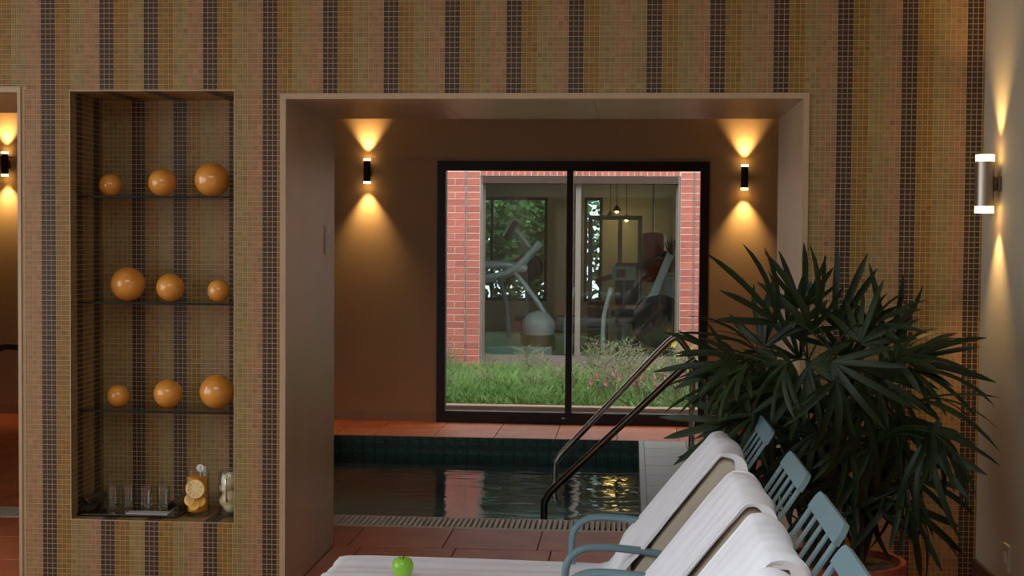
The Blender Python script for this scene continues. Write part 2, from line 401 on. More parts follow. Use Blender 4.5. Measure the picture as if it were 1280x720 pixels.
tile_grid(OX0+ET+.002, OX1-ET-.002, .0, WD+.008, .47, .48, 'terracotta', .14); tile_grid(-1.6, LX1-ET, .0, WD+.008, .47, .48, 'terracotta', .02)
tile_grid(-2.9, PX0, PY0, PY1, .47, .47, 'terracotta')
tile_grid(PX1+.03, 3.2, PY0, PY1, .32, .40, 'pale_stone')
tile_grid(3.2, 3.9, WD+.01, PY1, .47, .47, 'terracotta')
# pool basin of small dark tiles
PAT = [lin((72, 112, 104)), lin((60, 98, 92)), lin((84, 122, 110))]
basin = struct(MB().box(PX0-.2, PX0, PY0-.2, PY1+.2, POOLB-.1, -.12).box(PX1, PX1+.2, PY0-.2, PY1+.2, POOLB-.1, -.12).box(PX0, PX1, PY1, PY1+.2, POOLB-.1, -.12)
               .box(PX0, PX1, PY0-.2, PY0, POOLB-.1, -.12).box(PX0, PX1, PY0, PY1, POOLB-.1, POOLB).build('floor_basin', 'pool_tile'))
bc = M['pool_tile'].node_tree
me = basin.data; at = me.attributes.new('tile_colour', 'FLOAT_COLOR', 'FACE'); at.data.foreach_set('color', np.tile(np.array(lin((128, 158, 148))+(1,), dtype=np.float32), len(me.polygons)))
cells = []; tp = .03
for i in range(int((PX1-PX0)/tp)):
    for j in range(20): cells.append(((PX0+(i+.5)*tp, PY1, -.003-(j+.5)*tp), (1, 0, 0), (0, 0, 1), (0, -1, 0), .0138, .0138, i, j))
for i in range(int((PY1-PY0)/tp)):
    for j in range(20):
        cells.append(((PX1, PY0+(i+.5)*tp, -.003-(j+.5)*tp), (0, 1, 0), (0, 0, 1), (-1, 0, 0), .0138, .0138, i, j))
        cells.append(((PX0, PY0+(i+.5)*tp, -.003-(j+.5)*tp), (0, -1, 0), (0, 0, 1), (1, 0, 0), .0138, .0138, i, j))
tile_field('pool_wall_tiles', cells, lambda i, j: PAT[(i*7+j*5+(i*j) % 3) % 3], 'pool_tile', basin, depth=.003)
MB().box(PX1-.004, PX1+.03, PY0, PY1, -.12, .002).build('coping_edge', 'pale_stone', deck)
# water
wm = MB(); nx_, ny_ = 2, 2
wm.add([(PX0+.004, PY0+.004, -.135), (PX1-.004, PY0+.004, -.135), (PX1-.004, PY1-.004, -.135), (PX0+.004, PY1-.004, -.135)], [(0, 1, 2, 3)])
wo = wm.build('pool_water', 'pool_water', origin=(PX0, PY0, -.135)); tag(wo, 'rippled dark green water filling the indoor pool', 'water'); wo['kind'] = 'stuff'
# overflow grate
gr = thing('overflow_grate', 'pale slatted overflow grate running along the near edge of the pool', 'grate', (1.4, (GY0+PY0)/2, -.03))
MB().box(-1.6, PX1+.03, GY0+.002, PY0-.002, -.115, -.035).build('gutter', 'gutter_dark', gr)
gl = MB().box(0, .019, GY0+.02, PY0-.012, -.03, .004, .003)
s0 = None
for k in range(int((PX1+1.55)/.0285)):
    x = -1.58+k*.0285
    if s0 is None: s0 = gl.build('grate_slat', 'grate_slat', gr, origin=(0, 0, 0)); so = s0
    else: so = s0.copy(); C.objects.link(so)
    so.location = Vector((x, 0, 0))-gr.location
for y0, y1 in ((GY0+.003, GY0+.02), (PY0-.012, PY0-.001)): MB().box(-1.6, PX1+.03, y0, y1, -.034, .003).build('grate_rail', 'grate_slat', gr)

# far wall with the garden window
fwm = MB(); T = .24
fwm.box(PL, WX0, FY, FY+T, 0, PZ); fwm.box(WX1, PR, FY, FY+T, 0, PZ); fwm.box(WX0, WX1, FY, FY+T, WZ1, PZ)
wback = struct(fwm.build('wall_back', 'plaster_warm'))
band = MB().box(PL, WX0-.01, FY-.012, FY, 2.187, PZ).box(WX1+.01, PR, FY-.012, FY, 2.187, PZ).box(WX0-.01, WX1+.01, FY-.012, FY, WZ1+.03, PZ); band.build('upper_panel', 'plaster_warm', wback)
struct(MB().box(PL, WX0-.02, FY-.012, FY, .0, .085).box(WX1+.02, PR, FY-.012, FY, .0, .085).build('baseboard_back', 'marble_edge'))
struct(MB().box(PL-.2, PR+.2, WD, FY+T, PZ, PZ+.2).build('ceiling_pool', 'plaster_ceiling'))
struct(MB().box(PL-.2, PL, WD, FY+T, 0, PZ).build('wall_pool_left', 'plaster_warm'))
struct(MB().box(PR, PR+.2, WD, FY+T, 0, PZ).box(RX+.2, PR, WD-.2, WD, 0, PZ).build('wall_pool_right', 'plaster_warm'))
struct(MB().box(PL, ROOM_L-.2, WD-.2, WD, 0, PZ).build('wall_pool_front', 'plaster_warm'))
struct(MB().box(PL, WX0, FY+T, FY+T+.02, 0, PZ+.2).box(WX1, PR, FY+T, FY+T+.02, 0, PZ+.2).box(WX0, WX1, FY+T, FY+T+.02, WZ1, PZ+.2).build('wall_outside', 'added_cladding'))  # unseen dark layer added to dim what the gym panes reflect
# window: black frame, two panes
win = MB(); fr = .072; y0, y1 = FY-.03, FY+.07
win.box(WX0, WX0+fr, y0, y1, 0, WZ1, .004).box(WX1-fr, WX1, y0, y1, 0, WZ1, .004).box(WX0+fr, WX1-fr, y0, y1, WZ1-.078, WZ1, .004).box(WX0+fr, WX1-fr, y0, y1, 0, .095, .004)
win1 = struct(win.build('window_1', 'frame_black'))
MB().box(1.992, 2.046, y0+.01, y1-.01, .095, WZ1-.078, .003).build('mullion', 'frame_black', win1)
MB().box(WX0+fr, 1.992, FY+.018, FY+.024, .095, WZ1-.078).build('pane', 'pane', win1)
MB().box(2.046, WX1-fr, FY+.030, FY+.036, .095, WZ1-.078).build('pane', 'pane', win1)
MB().box(1.965, 1.995, FY-.036, FY-.030, .045, .057).build('latch', 'plastic_white', win1)
for a, b in ((WX0-.014, WX0), (WX1, WX1+.014)): MB().box(a, b, FY-.016, FY, 0, WZ1).build('edge_highlight_strip', 'marble_edge', win1)  # pale strips added, their colour stands for a highlight on the wall edge

# ------------------------------------------------------------------ courtyard garden
GF = 10.60
struct(MB().box(-6, 9, FY+T, GF+.1, -.2, -.02).build('ground', 'soil'))
struct(MB().box(-6, 9, FY+T+.01, FY+T+.42, -.2, .0).build('path_outside', 'concrete_kerb'))
struct(MB().box(-6, 9, 6.42, 6.56, -.1, .05, .01).build('kerb', 'concrete_kerb'))
# grass blades
gv = []; gf = []
for k in range(16000):
    y = 6.6+rng.random()**1.3*3.6; x = -.8+rng.random()*5.6
    dens = 1 if x < 1.9+.3*math.sin(y*3) else .38
    if rng.random() > dens: continue
    hh = rng.uniform(.05, .15); a = rng.random()*2*PI; wd = rng.uniform(.004, .009); lx, ly = rng.normal(0, .03, 2)
    i = len(gv); gv += [(x-math.cos(a)*wd, y-math.sin(a)*wd, -.02), (x+math.cos(a)*wd, y+math.sin(a)*wd, -.02), (x+lx+math.cos(a)*wd*.6, y+ly+math.sin(a)*wd*.6, hh*.6), (x+lx*2.2, y+ly*2.2, hh)]
    gf += [(i, i+1, i+2), (i, i+2, i+3)]
g = MB(); g.v = gv; g.f = gf
go = g.build('lawn_grass', 'grass_blade'); go['kind'] = 'stuff'; go['label'] = 'short green grass growing outside the big window'; go['category'] = 'grass'
# twiggy weeds
def weed(hh, spread, nst, nl, seed, flower, leafm):
    r = random.Random(seed)
    root = thing('garden_weed', 'weedy twiggy garden plant growing between grass and brick wall', 'plant')
    st = MB(); lf = MB(); fl = MB()
    for k in range(nst):
        a = r.random()*2*PI; s = spread*r.uniform(.3, 1); tip = Vector((math.cos(a)*s, math.sin(a)*s, hh*r.uniform(.55, 1)))
        mid = tip*.5+Vector((r.gauss(0, .03), r.gauss(0, .03), .05)); pts = smooth_path([(0, 0, -.03), mid, tip], 3); st.tube(pts, [.005-.0035*i/(len(pts)-1) for i in range(len(pts))], 4)
        for q in range(r.randint(1, 3)):
            b = mid.lerp(tip, r.random()); e2 = b+Vector((r.gauss(0, .07), r.gauss(0, .07), r.uniform(.02, .1))); st.tube([b, e2], [.0025, .001], 3)
        for q in range(nl):
            c = mid.lerp(tip, r.uniform(-.3, 1.05))+Vector((r.gauss(0, .03), r.gauss(0, .03), r.gauss(0, .02))); d = Vector((r.gauss(0, 1), r.gauss(0, 1), r.uniform(0, 1))).normalized(); sd = d.cross(Vector((r.gauss(0, 1), r.gauss(0, 1), 1))).normalized()
            L_ = r.uniform(.02, .045); lf.add([c, c+d*L_*.5+sd*L_*.25, c+d*L_, c+d*L_*.5-sd*L_*.25], [(0, 1, 2, 3)])
        if flower and k % 3 == 0:
            for p in range(5):
                t = 2*PI*p/5; fl.add([tip, tip+Vector((math.cos(t-.5)*.03, -.012, math.sin(t-.5)*.03)), tip+Vector((math.cos(t)*.042, -.016, math.sin(t)*.042)), tip+Vector((math.cos(t+.5)*.03, -.012, math.sin(t+.5)*.03))], [(0, 1, 2, 3)])
    st.build('stem', 'twig', root)
    if lf.v: lf.build('leaf', leafm, root)
    if fl.v: fl.build('flower', flower, root)
    return root
protos = [weed(.42, .30, 22, 5, 1, None, 'weed_leaf'), weed(.55, .25, 16, 9, 2, None, 'foliage'), weed(.36, .34, 26, 3, 3, None, 'weed_leaf'), weed(.40, .28, 18, 8, 4, 'petal_pink', 'weed_leaf'), weed(.5, .3, 18, 8, 5, 'petal_yellow', 'foliage')]
LAB = ['low grey-green twiggy weed in the garden bed beside the brick wall', 'taller leafy green weed in front of the gym window sill', 'dry straggly weed with bare pale twigs in the garden', 'garden weed with pink flowers beside the sliding window', 'leafy garden weed with yellow flowers near the right brick pier']
spots = [(2, .55, 9.9), (2, .25, 9.2), (0, 1.0, 9.6), (2, 1.05, 8.3), (0, 1.5, 9.9), (2, 1.75, 9.0), (0, 1.95, 8.2), (0, 2.2, 9.7), (1, 1.35, 10.1), (1, 2.1, 10.1), (1, 2.45, 9.9), (2, 2.5, 8.9), (0, 2.35, 7.9), (0, 2.75, 9.3), (2, 2.9, 8.4),
         (0, 3.1, 9.6), (2, 3.3, 8.7), (0, 3.0, 7.7), (0, 3.45, 9.3), (3, 2.25, 7.5), (3, 2.62, 7.3), (3, 2.95, 7.2), (4, 3.2, 9.9), (4, 2.9, 8.9), (1, .45, 10.1), (0, .7, 7.6), (2, 3.5, 7.9), (0, 2.6, 10.0), (2, 1.6, 8.0)]
used = set()
for k, (p, x, y) in enumerate(spots):
    o = protos[p] if p not in used else copy_tree(protos[p]); used.add(p)
    o.location = (x, y, -.02); o.rotation_euler = (0, 0, k*1.7); s = (.85+.3*((k*37) % 10)/10)*(.68 if x < 1.9 else .9); o.scale = (s, s, s); o['label'] = LAB[p]; o['group'] = ['low grey-green weeds', 'tall green weeds', 'dry weeds', 'pink flowering weeds', 'yellow flowering weeds'][p]

# ------------------------------------------------------------------ gym building
GX0, GX1, GZ1, GZ0 = .74, 3.09, 2.262, .0
gw = MB(); GT = .30
gw.box(-5, GX0, GF+.005, GF+GT, -.2, 3.2); gw.box(GX1, 8, GF+.005, GF+GT, -.2, 3.2); gw.box(GX0, GX1, GF+.005, GF+GT, GZ1, 3.2); gw.box(GX0, GX1, GF+.012, GF+GT, -.2, GZ0)
gwall = struct(gw.build('wall_brick', 'mortar'))
meshes = {}
def brick(x0, x1, z0, z1):
    key = (round(x1-x0, 4), round(z1-z0, 4))
    if key not in meshes:
        o = MB().box(0, x1-x0, 0, .05, 0, z1-z0, .003).build('brick', 'brick', gwall, origin=(0, 0, 0)); meshes[key] = o.data
    else: o = bpy.data.objects.new('brick', meshes[key]); C.objects.link(o); o.parent = gwall
    o.location = (x0, GF+random.uniform(-.002, .002), z0)
CH = .0805; JT = .0105
for k in range(29):
    z0 = -.02+k*CH; z1 = z0+CH-JT
    # left pier: two bricks running bond, then a straight joint and a header column
    edge = .578; x = .085+(.12 if k % 2 else 0)
    if k % 2: brick(.085, .085+.11, z0, z1)
    while x < edge-.03:
        b = min(x+.2325, edge-JT); brick(x, b, z0, z1); x += .243
    brick(edge+.008, GX0-.004, z0, z1)
    brick(GX1+.004, 3.235, z0, z1)
    x = 3.253
    if k % 2: brick(x, x+.11, z0, z1); x += .1205
    while x < 3.7:
        b = min(x+.2325, 3.74); brick(x, b, z0, z1); x += .243
n = 31; st = (GX1-GX0-.01)/n
for k in range(n): brick(GX0+.005+k*st, GX0+.005+(k+1)*st-JT, GZ1+.004, GZ1+.20)
MB().box(.569, .579, GF-.004, GF+.005, -.02, 2.31).box(3.240, 3.250, GF-.004, GF+.005, -.02, 2.31).build('control_joint', 'gym_grey', gwall)
# gym window
g2 = MB(); fy0, fy1 = GF+.12, GF+.18
g2.box(GX0, GX0+.05, fy0, fy1, GZ0, GZ1).box(GX1-.05, GX1, fy0, fy1, GZ0, GZ1).box(GX0+.05, GX1-.05, fy0, fy1, GZ1-.07, GZ1).box(GX0+.05, GX1-.05, fy0, fy1, GZ0, GZ0+.14)
win2 = struct(g2.build('window_2', 'alu_taupe'))
MB().box(1.865, 1.925, fy0-.004, fy1+.004, GZ0+.14, GZ1-.07).build('mullion', 'alu_taupe', win2)
MB().box(GX0+.05, 1.865, fy0+.02, fy0+.026, GZ0+.14, GZ1-.07).build('pane', 'pane_gym', win2); MB().box(1.925, GX1-.05, fy0+.034, fy0+.04, GZ0+.14, GZ1-.07).build('pane', 'pane_gym', win2)
MB().box(GX0-.02, GX1+.02, GF-.03, fy0, -.05, .0, .005).build('sill', 'brick', win2)
MB().box(GX0, GX0+.03, GF+.02, fy0, 0, GZ1).box(GX1-.03, GX1, GF+.02, fy0, 0, GZ1).build('reveal_lining', 'alu_taupe', win2); MB().box(GX0+.03, GX1-.03, GF+.004, fy0, GZ1-.09, GZ1).build('soffit_shade', 'skirting_dark', win2)  # top lining coloured dark to paint the shade in the recess
# gym room shell
GB = 17.0; GL, GR, GC = -2.6, 6.2, 2.75
struct(MB().box(GL, GR, GF+GT, GB, -.1, 0).build('floor_gym', 'gym_floor'))
struct(MB().box(GL, GR, GF+GT, GB, GC, GC+.2).build('ceiling_gym', 'gym_wall'))
struct(MB().box(GL-.2, GL, GF+GT, GB+.2, 0, GC).build('wall_gym_left', 'gym_wall')); struct(MB().box(GR, GR+.2, GF+GT, GB+.2, 0, GC).build('wall_gym_right', 'gym_wall'))
gb = MB(); holes = [(-1.6, 1.15), (1.75, 2.05), (3.75, 5.95)]  # last hole is out of view, added to brighten the gym
gb.box(GL, -1.6, GB, GB+.2, 0, GC); gb.box(1.15, 1.75, GB, GB+.2, 0, GC); gb.box(2.05, 3.75, GB, GB+.2, 0, GC); gb.box(5.95, GR, GB, GB+.2, 0, GC)
for a, b in holes: gb.box(a, b, GB, GB+.2, 2.2, GC); gb.box(a, b, GB, GB+.2, 0, .5)
struct(gb.build('wall_gym_back', 'gym_wall'))
for k, (a, b) in enumerate(holes):
    f = MB(); f.box(a, a+.05, GB+.05, GB+.1, .5, 2.2).box(b-.05, b, GB+.05, GB+.1, .5, 2.2).box(a+.05, b-.05, GB+.05, GB+.1, .5, .55).box(a+.05, b-.05, GB+.05, GB+.1, 2.15, 2.2)
    if b-a > 1:
        for q in (1, 2): x = a+(b-a)*q/3; f.box(x-.02, x+.02, GB+.05, GB+.1, .55, 2.15)
    wo_ = struct(f.build('window_%d' % (5+k), 'gym_black')); MB().box(a+.05, b-.05, GB+.068, GB+.074, .55, 2.15).build('pane', 'pane', wo_)
struct(MB().box(3.32, 3.62, 13.2, 13.5, 0, GC).build('wall_gym_pier', 'gym_wall'))
struct(MB().box(-8, 9, GB+.2, 26, -.2, -.02).build('ground_behind', 'soil'))
def tree(x, y, hh, rad, seed, label):
    r = random.Random(seed); root = thing('garden_tree', label, 'tree', (x, y, -.05), 'trees behind the gym')
    MB().tube(smooth_path([(x, y, -.1), (x+.05, y, hh*.4), (x-.05, y, hh*.8)], 4), [.09-.006*i for i in range(9)], 8).build('trunk', 'cane', root)
    lf = MB()
    for k in range(4200):
        d = Vector((r.gauss(0, 1), r.gauss(0, 1), r.gauss(0, 1))).normalized()*rad*r.random()**.4; c = Vector((x, y, hh*.62))+Vector((d.x, d.y, d.z*hh*.42/rad))
        a = Vector((r.gauss(0, 1), r.gauss(0, 1), r.gauss(0, 1))).normalized(); b = a.cross(Vector((r.gauss(0, 1), r.gauss(0, 1), r.gauss(0, 1)))).normalized(); L_ = r.uniform(.12, .24)
        lf.add([c, c+a*L_*.5+b*L_*.3, c+a*L_, c+a*L_*.5-b*L_*.3], [(0, 1, 2, 3)])
    o = lf.build('foliage', 'foliage', root); o['kind'] = 'stuff'
hd = MB(); r_ = random.Random(5)
for k in range(10000):
    c = Vector((r_.uniform(-3.4, 4.4), r_.uniform(18.0, 18.7), r_.uniform(0, 2.3))); a = Vector((r_.gauss(0, 1), r_.gauss(0, 1), r_.gauss(0, 1))).normalized(); b = a.cross(Vector((r_.gauss(0, 1), r_.gauss(0, 1), 1))).normalized(); L_ = r_.uniform(.10, .2)
    hd.add([c, c+a*L_*.5+b*L_*.3, c+a*L_, c+a*L_*.5-b*L_*.3], [(0, 1, 2, 3)])
ho = hd.build('garden_hedge', 'foliage', origin=(.5, 18.3, 0)); ho['kind'] = 'stuff'; tag(ho, 'dense green hedge seen through the back windows of the gym', 'hedge')
tree(-2.4, 20.4, 3.6, 1.2, 1, 'broad green tree seen through the gym and its back window'); tree(.6, 20.6, 3.0, 1.0, 2, 'smaller green tree beside the broad tree behind the gym'); tree(3.6, 20.6, 3.6, 1.2, 3, 'green tree behind the narrow back window of the gym')
# gym lamps
for k, (u, v) in enumerate(((771, 264), (763, 271), (783, 275))):
    p = px(u, v, 16.2+.15*k); t = thing('pendant_lamp', 'small glowing pendant lamp hanging inside the gym', 'lamp', p, 'pendant lamps in the gym')
    MB().tube([p+Vector((0, 0, .05)), (p.x, p.y, GC)], .006, 6).build('cord', 'gym_black', t)
    MB().lathe([(.012, .09), (.03, .07), (.075, .0), (.07, 0), (.026, .064)], p, 20).build('shade', 'gym_black', t, smooth=True)
    MB().lathe([(.001, -.03), (.022, -.022), (.03, 0), (.022, .022), (.001, .03)], p, 12).build('bulb', 'bulb', t, smooth=True)
    l = bpy.data.lights.new('pendant_light', 'POINT'); l.energy = 1.6; l.color = (1, .58, .18); l.shadow_soft_size = .08
    lo = bpy.data.objects.new('pendant_light', l); C.objects.link(lo); lo.location = p+Vector((0, 0, -.06))
# cross trainer
Y = 11.75
base = px(650, 452, Y); base.z = 0
t = thing('cross_trainer', 'silver and black cross trainer behind the left gym pane', 'exercise machine', base)
def P(u, v, dy=0): return px(u, v, Y+dy)
MB().tube(smooth_path([P(606, 346), P(622, 344), P(640, 337), P(657, 322), P(674, 302)], 5), .036, 12).build('handle', 'gym_silver', t, smooth=True)
MB().tube(smooth_path([P(606, 350, .5), P(622, 348, .5), P(642, 340, .5), P(659, 325, .5), P(676, 305, .5)], 5), .034, 12).build('handle', 'gym_silver', t, smooth=True)
MB().tube([P(606, 331, .2), P(630, 331, .2), P(655, 335, .2), P(659, 336, .2)], [.05, .055, .06, .03], 12).build('crank_cover', 'gym_silver', t, smooth=True)
cs = MB().obox(P(633, 299, .25), P(646, 277, .25), .36, .07, .015, side=(0, 1, 0)).build('console', 'screen_dark', t)
a = P(632, 297, .25); b = P(645, 275.5, .25)
MB().obox(a+Vector((-.02, 0, .02)), b+Vector((-.02, 0, .03)), .38, .025, .008, side=(0, 1, 0)).build('console_rim', 'gym_silver', cs)
MB().tube([P(645, 287, .25), P(657, 302, .25), P(668, 316, .25)], .028, 10).build('console_post', 'gym_silver', t, smooth=True)
MB().tube(smooth_path([P(641, 338, .25), P(660, 362, .25), P(678, 387, .25), P(685, 410, .25)], 5), .034, 12).build('strut', 'gym_silver', t, smooth=True)
MB().tube(smooth_path([P(623, 345, .1), P(632, 375, .1), P(636, 422, .1)], 5), .03, 10).build('pedal_arm', 'gym_grey', t, smooth=True)
c = P(673, 408, .25)
MB().lathe([(.02, .2), (.12, .17), (.2, .08), (.21, 0), (.2, -.08), (.17, -.16)], c, 24).build('shroud', 'gym_white', t, smooth=True)
MB().lathe([(.19, -.1), (.22, -.14), (.22, -.3), (.05, -.36)], c, 24).build('flywheel_cover', 'gym_black', t, smooth=True)
a = P(607, 441); b = P(690, 441); MB().box(a.x, b.x, Y-.05, Y+.6, 0, .16, .02).build('base', 'gym_teal', t)
# rowing machine with flywheel
Y = 12.0; c = px(824, 402, Y); fl_ = c.copy(); fl_.z = 0
t = thing('air_bike', 'black exercise machine with big round flywheel behind the right gym pane', 'exercise machine', fl_)
R_ = .33
MB().lathe([(.03, -.11), (.16, -.11), (R_, -.07), (R_+.015, 0), (R_, .07), (.16, .11), (.03, .11)], c, 36, 'y').build('flywheel', 'gym_black', t, smooth=True); fo = [o for o in t.children if o.name.startswith('flywheel')][0]
MB().lathe([(.20, -.13), (.24, -.125), (.24, -.11), (.20, -.11)], c, 36, 'y').build('flywheel_ring', 'screen_dark', fo, smooth=True)
MB().obox(px(815, 374, Y), px(838, 318, Y), .10, .06, .01, side=(1, 0, 0)).build('upright_plank', 'gym_white', t)
MB().box(c.x-.55, c.x+.35, Y-.10, Y+.10, 0, .09, .02).build('base', 'gym_black', t)
MB().obox((c.x-.45, Y, .06), (c.x-.02, Y, c.z), .06, .06, .01).build('strut', 'gym_black', t); MB().obox((c.x+.2, Y, .06), (c.x+.05, Y, c.z), .06, .06, .01).build('strut', 'gym_black', t)
MB().box(c.x-.56, c.x-.3, Y-.16, Y+.16, c.z-.02, c.z+.07, .03).build('saddle', 'gym_black', t)
MB().tube([(c.x-.43, Y, .08), (c.x-.43, Y, c.z)], .03, 10).build('saddle_post', 'gym_grey', t)
# treadmill with bent white rail
Y = 11.6; a = px(755, 447, Y)
t = thing('treadmill', 'treadmill with bent white handrail behind the gym window', 'exercise machine', (a.x, Y+.5, 0))
MB().box(a.x-.50, a.x+.06, Y-.05, Y+.95, 0, .10, .03).build('deck', 'gym_grey', t); MB().box(a.x-.44, a.x, Y, Y+.90, .10, .12).build('belt', 'gym_black', t)
for dx in (0, -.46):
    MB().tube(smooth_path([(a.x+dx-.01, Y, .06), (a.x+dx-.01, Y, .52), (a.x+dx+.08, Y, .92)], 6), .028, 10).build('handrail', 'gym_white', t, smooth=True)
# multi gym
Y = 13.6
def P(u, v, dy=0): return px(u, v, Y+dy)
c = P(775, 400); t = thing('multi_gym', 'dark multi gym frame with weight stack and long bar inside the gym', 'exercise machine', (c.x, Y, 0))
for u in (738, 775, 800):
    q = P(u, 300); MB().obox((q.x, Y, 0), (q.x, Y, 1.85), .06, .06, .008, side=(1, 0, 0)).build('upright', 'gym_grey', t)
MB().obox((P(736, 300).x, Y, 1.82), (P(802, 300).x, Y, 1.82), .06, .06, .008).build('crossbar', 'gym_grey', t)
MB().tube([P(745, 352, -.3), P(800, 333, -.3), P(834, 316, -.3)], .035, 10).build('lever_bar', 'gym_black', t, smooth=True)
q = P(748, 350); 
for k in range(9): MB().box(q.x-.14, q.x+.14, Y-.08, Y+.08, .12+k*.062, .12+k*.062+.056, .004).build('weight_plate', 'gym_black', t)
q = P(785, 352); MB().box(q.x-.22, q.x+.2, Y-.55, Y-.15, .48, .57, .03).build('seat', 'gym_black', t); MB().box(q.x-.18, q.x+.16, Y-.14, Y-.04, .62, 1.2, .03).build('backrest', 'gym_black', t)
MB().box(q.x-.05, q.x+.05, Y-.5, Y-.2, 0, .5).build('seat_post', 'gym_grey', t)
q = P(780, 342, -.6); ds = MB().box(q.x-.16, q.x+.16, Y-.68, Y-.6, q.z-.09, q.z+.1, .02).build('display', 'gym_teal', t)
MB().box(q.x-.10, q.x+.02, Y-.69, Y-.68, q.z-.05, q.z+.06).build('display_screen', 'screen_dark', ds)
MB().tube([(q.x, Y-.62, q.z-.08), (q.x, Y-.4, .52)], .02, 8).build('display_arm', 'gym_grey', t)
for x in (P(738, 300).x, P(800, 300).x): MB().box(x-.05, x+.05, Y-.7, Y+.3, 0, .06, .01).build('foot', 'gym_grey', t)
# weight bench left of it, behind the mullion
p = Vector((1.42, 13.0, 1.3)); t = thing('weight_bench', 'low weight bench with barbell across its rack in the gym', 'bench', (p.x, 12.9, 0))
MB().box(p.x-.45, p.x+.5, 12.75, 13.05, .42, .5, .03).build('pad', 'gym_black', t)
for dx in (-.35, .4):
    for y in (12.8, 13.0): MB().box(p.x+dx-.02, p.x+dx+.02, y-.02, y+.02, 0, .42).build('leg', 'gym_grey', t)
for y in (12.72, 13.1): MB().box(p.x-.3, p.x-.25, y-.025, y+.025, 0, 1.1).build('rack_post', 'gym_grey', t)
MB().tube([(p.x-.275, 12.3, 1.13), (p.x-.275, 13.5, 1.13)], .014, 8).build('bar', 'gym_silver', t)
for y in (12.38, 13.42): MB().lathe([(.02, -.02), (.18, -.02), (.18, .02), (.02, .02)], (p.x-.275, y, 1.13), 24, 'y').build('plate', 'gym_black', t)
# red punching bag
p = px(816, 322, 14.6); t = thing('punching_bag', 'red punching bag hanging from the gym ceiling', 'punching bag', (p.x, 14.6, p.z-.35))
MB().lathe([(.02, -.36), (.15, -.35), (.18, -.3), (.185, 0), (.18, .3), (.15, .35), (.02, .37)], p, 24).build('bag', 'bag_red', t, smooth=True)
MB().tube([(p.x, 14.6, p.z+.36), (p.x, 14.6, GC)], .012, 8).build('chain', 'steel_dark', t)
# yucca in the gym
p = px(840, 322, 13.0); t = thing('potted_yucca', 'spiky yucca in a clay pot on a gym stand', 'plant', (p.x, 13.0, 0))
MB().lathe([(.10, 0), (.12, .02), (.12, p.z-.24), (.16, p.z-.22), (.16, p.z-.20)], (p.x, 13, 0), 20).build('stand', 'gym_white', t)
MB().lathe([(.09, -.19), (.13, -.02), (.14, .0), (.13, .01), (.02, .0)], p, 20).build('pot', 'pot_clay', t, smooth=True)
for k in range(16):
    a = k*2.4; tl = .2+.5*((k*7) % 5)/5; d = Vector((math.cos(a)*tl, math.sin(a)*tl, 1)).normalized(); sd = d.cross(Vector((0, 0, 1))).normalized()*.018; L_ = .24+.02*(k % 4)
    MB().add([p-sd*.5, p+sd*.5, p+d*L_*.5+sd, p+d*L_, p+d*L_*.5-sd], [(0, 1, 2, 3, 4)]).build('leaf', 'leaf', t)

# ------------------------------------------------------------------ wall sconces
def sconce(loc, normal, label, r=.03, hh=.205, off=.062, power=SCONCE_W, body='sconce_body', group=None, spot=38):
    n = Vector(normal); c = Vector(loc)+n*off
    t = thing('wall_sconce', label, 'wall lamp', loc, group)
    cap = .026 if body == 'steel_brushed' else .017
    bo = MB().lathe([(r*.55, -hh/2+cap), (r, -hh/2+cap), (r, hh/2-cap), (r*.55, hh/2-cap)], c, 28).build('body', body, t, smooth=True)
    for s in (-1, 1):
        z0 = c.z+s*(hh/2-cap); z1 = c.z+s*hh/2
        MB().lathe([(r*.97, z0-c.z), (r*.97, z1-c.z), (r*.60, z1-c.z), (r*.60, z0-c.z)], c, 28).build('glass_ring', 'acrylic_lit', bo, smooth=True)
        l = bpy.data.lights.new('sconce_spot', 'SPOT'); l.energy = power; l.color = (1, .60, .22); l.spot_size = math.radians(spot*2); l.spot_blend = 1; l.shadow_soft_size = .012
        lo = bpy.data.objects.new('sconce_spot', l); C.objects.link(lo); lo.location = (c.x, c.y, c.z+s*(hh/2+.004)); lo.rotation_euler = (0 if s < 0 else PI, 0, 0)
    pl = MB(); q = Vector(loc)
    if abs(n.y) > .5: pl.box(q.x-.022, q.x+.022, min(q.y, q.y+n.y*.012), max(q.y, q.y+n.y*.012), q.z-.035, q.z+.035, .003)
    else: pl.box(min(q.x, q.x+n.x*.014), max(q.x, q.x+n.x*.014), q.y-.03, q.y+.03, q.z-.028, q.z+.028, .003)
    pl.build('wall_plate', 'steel_dark', t)
    MB().tube([q+n*.012, q+n*(off-r*.9)], .011, 10).build('bracket', 'steel_dark', t, smooth=True)
zc = 2.066
sconce((.345, FY, zc+.006), (0, -1, 0), 'dark up-and-down wall sconce between marble reveal and black window frame')
sconce((3.428, FY, zc-.034), (0, -1, 0), 'dark up-and-down wall sconce right of the black window frame above palm')
p = px(6, 205, FY-.06); sconce((p.x, FY, p.z), (0, -1, 0), 'dark up-and-down wall sconce seen through the left opening')
p = px(1237, 230, -.265); sconce((RX, -.265, p.z), (-1, 0, 0), 'brushed steel up-and-down sconce on the pale plaster wall', r=.0365, hh=.225, off=.058, body='steel_brushed', power=SCONCE_W*.6)

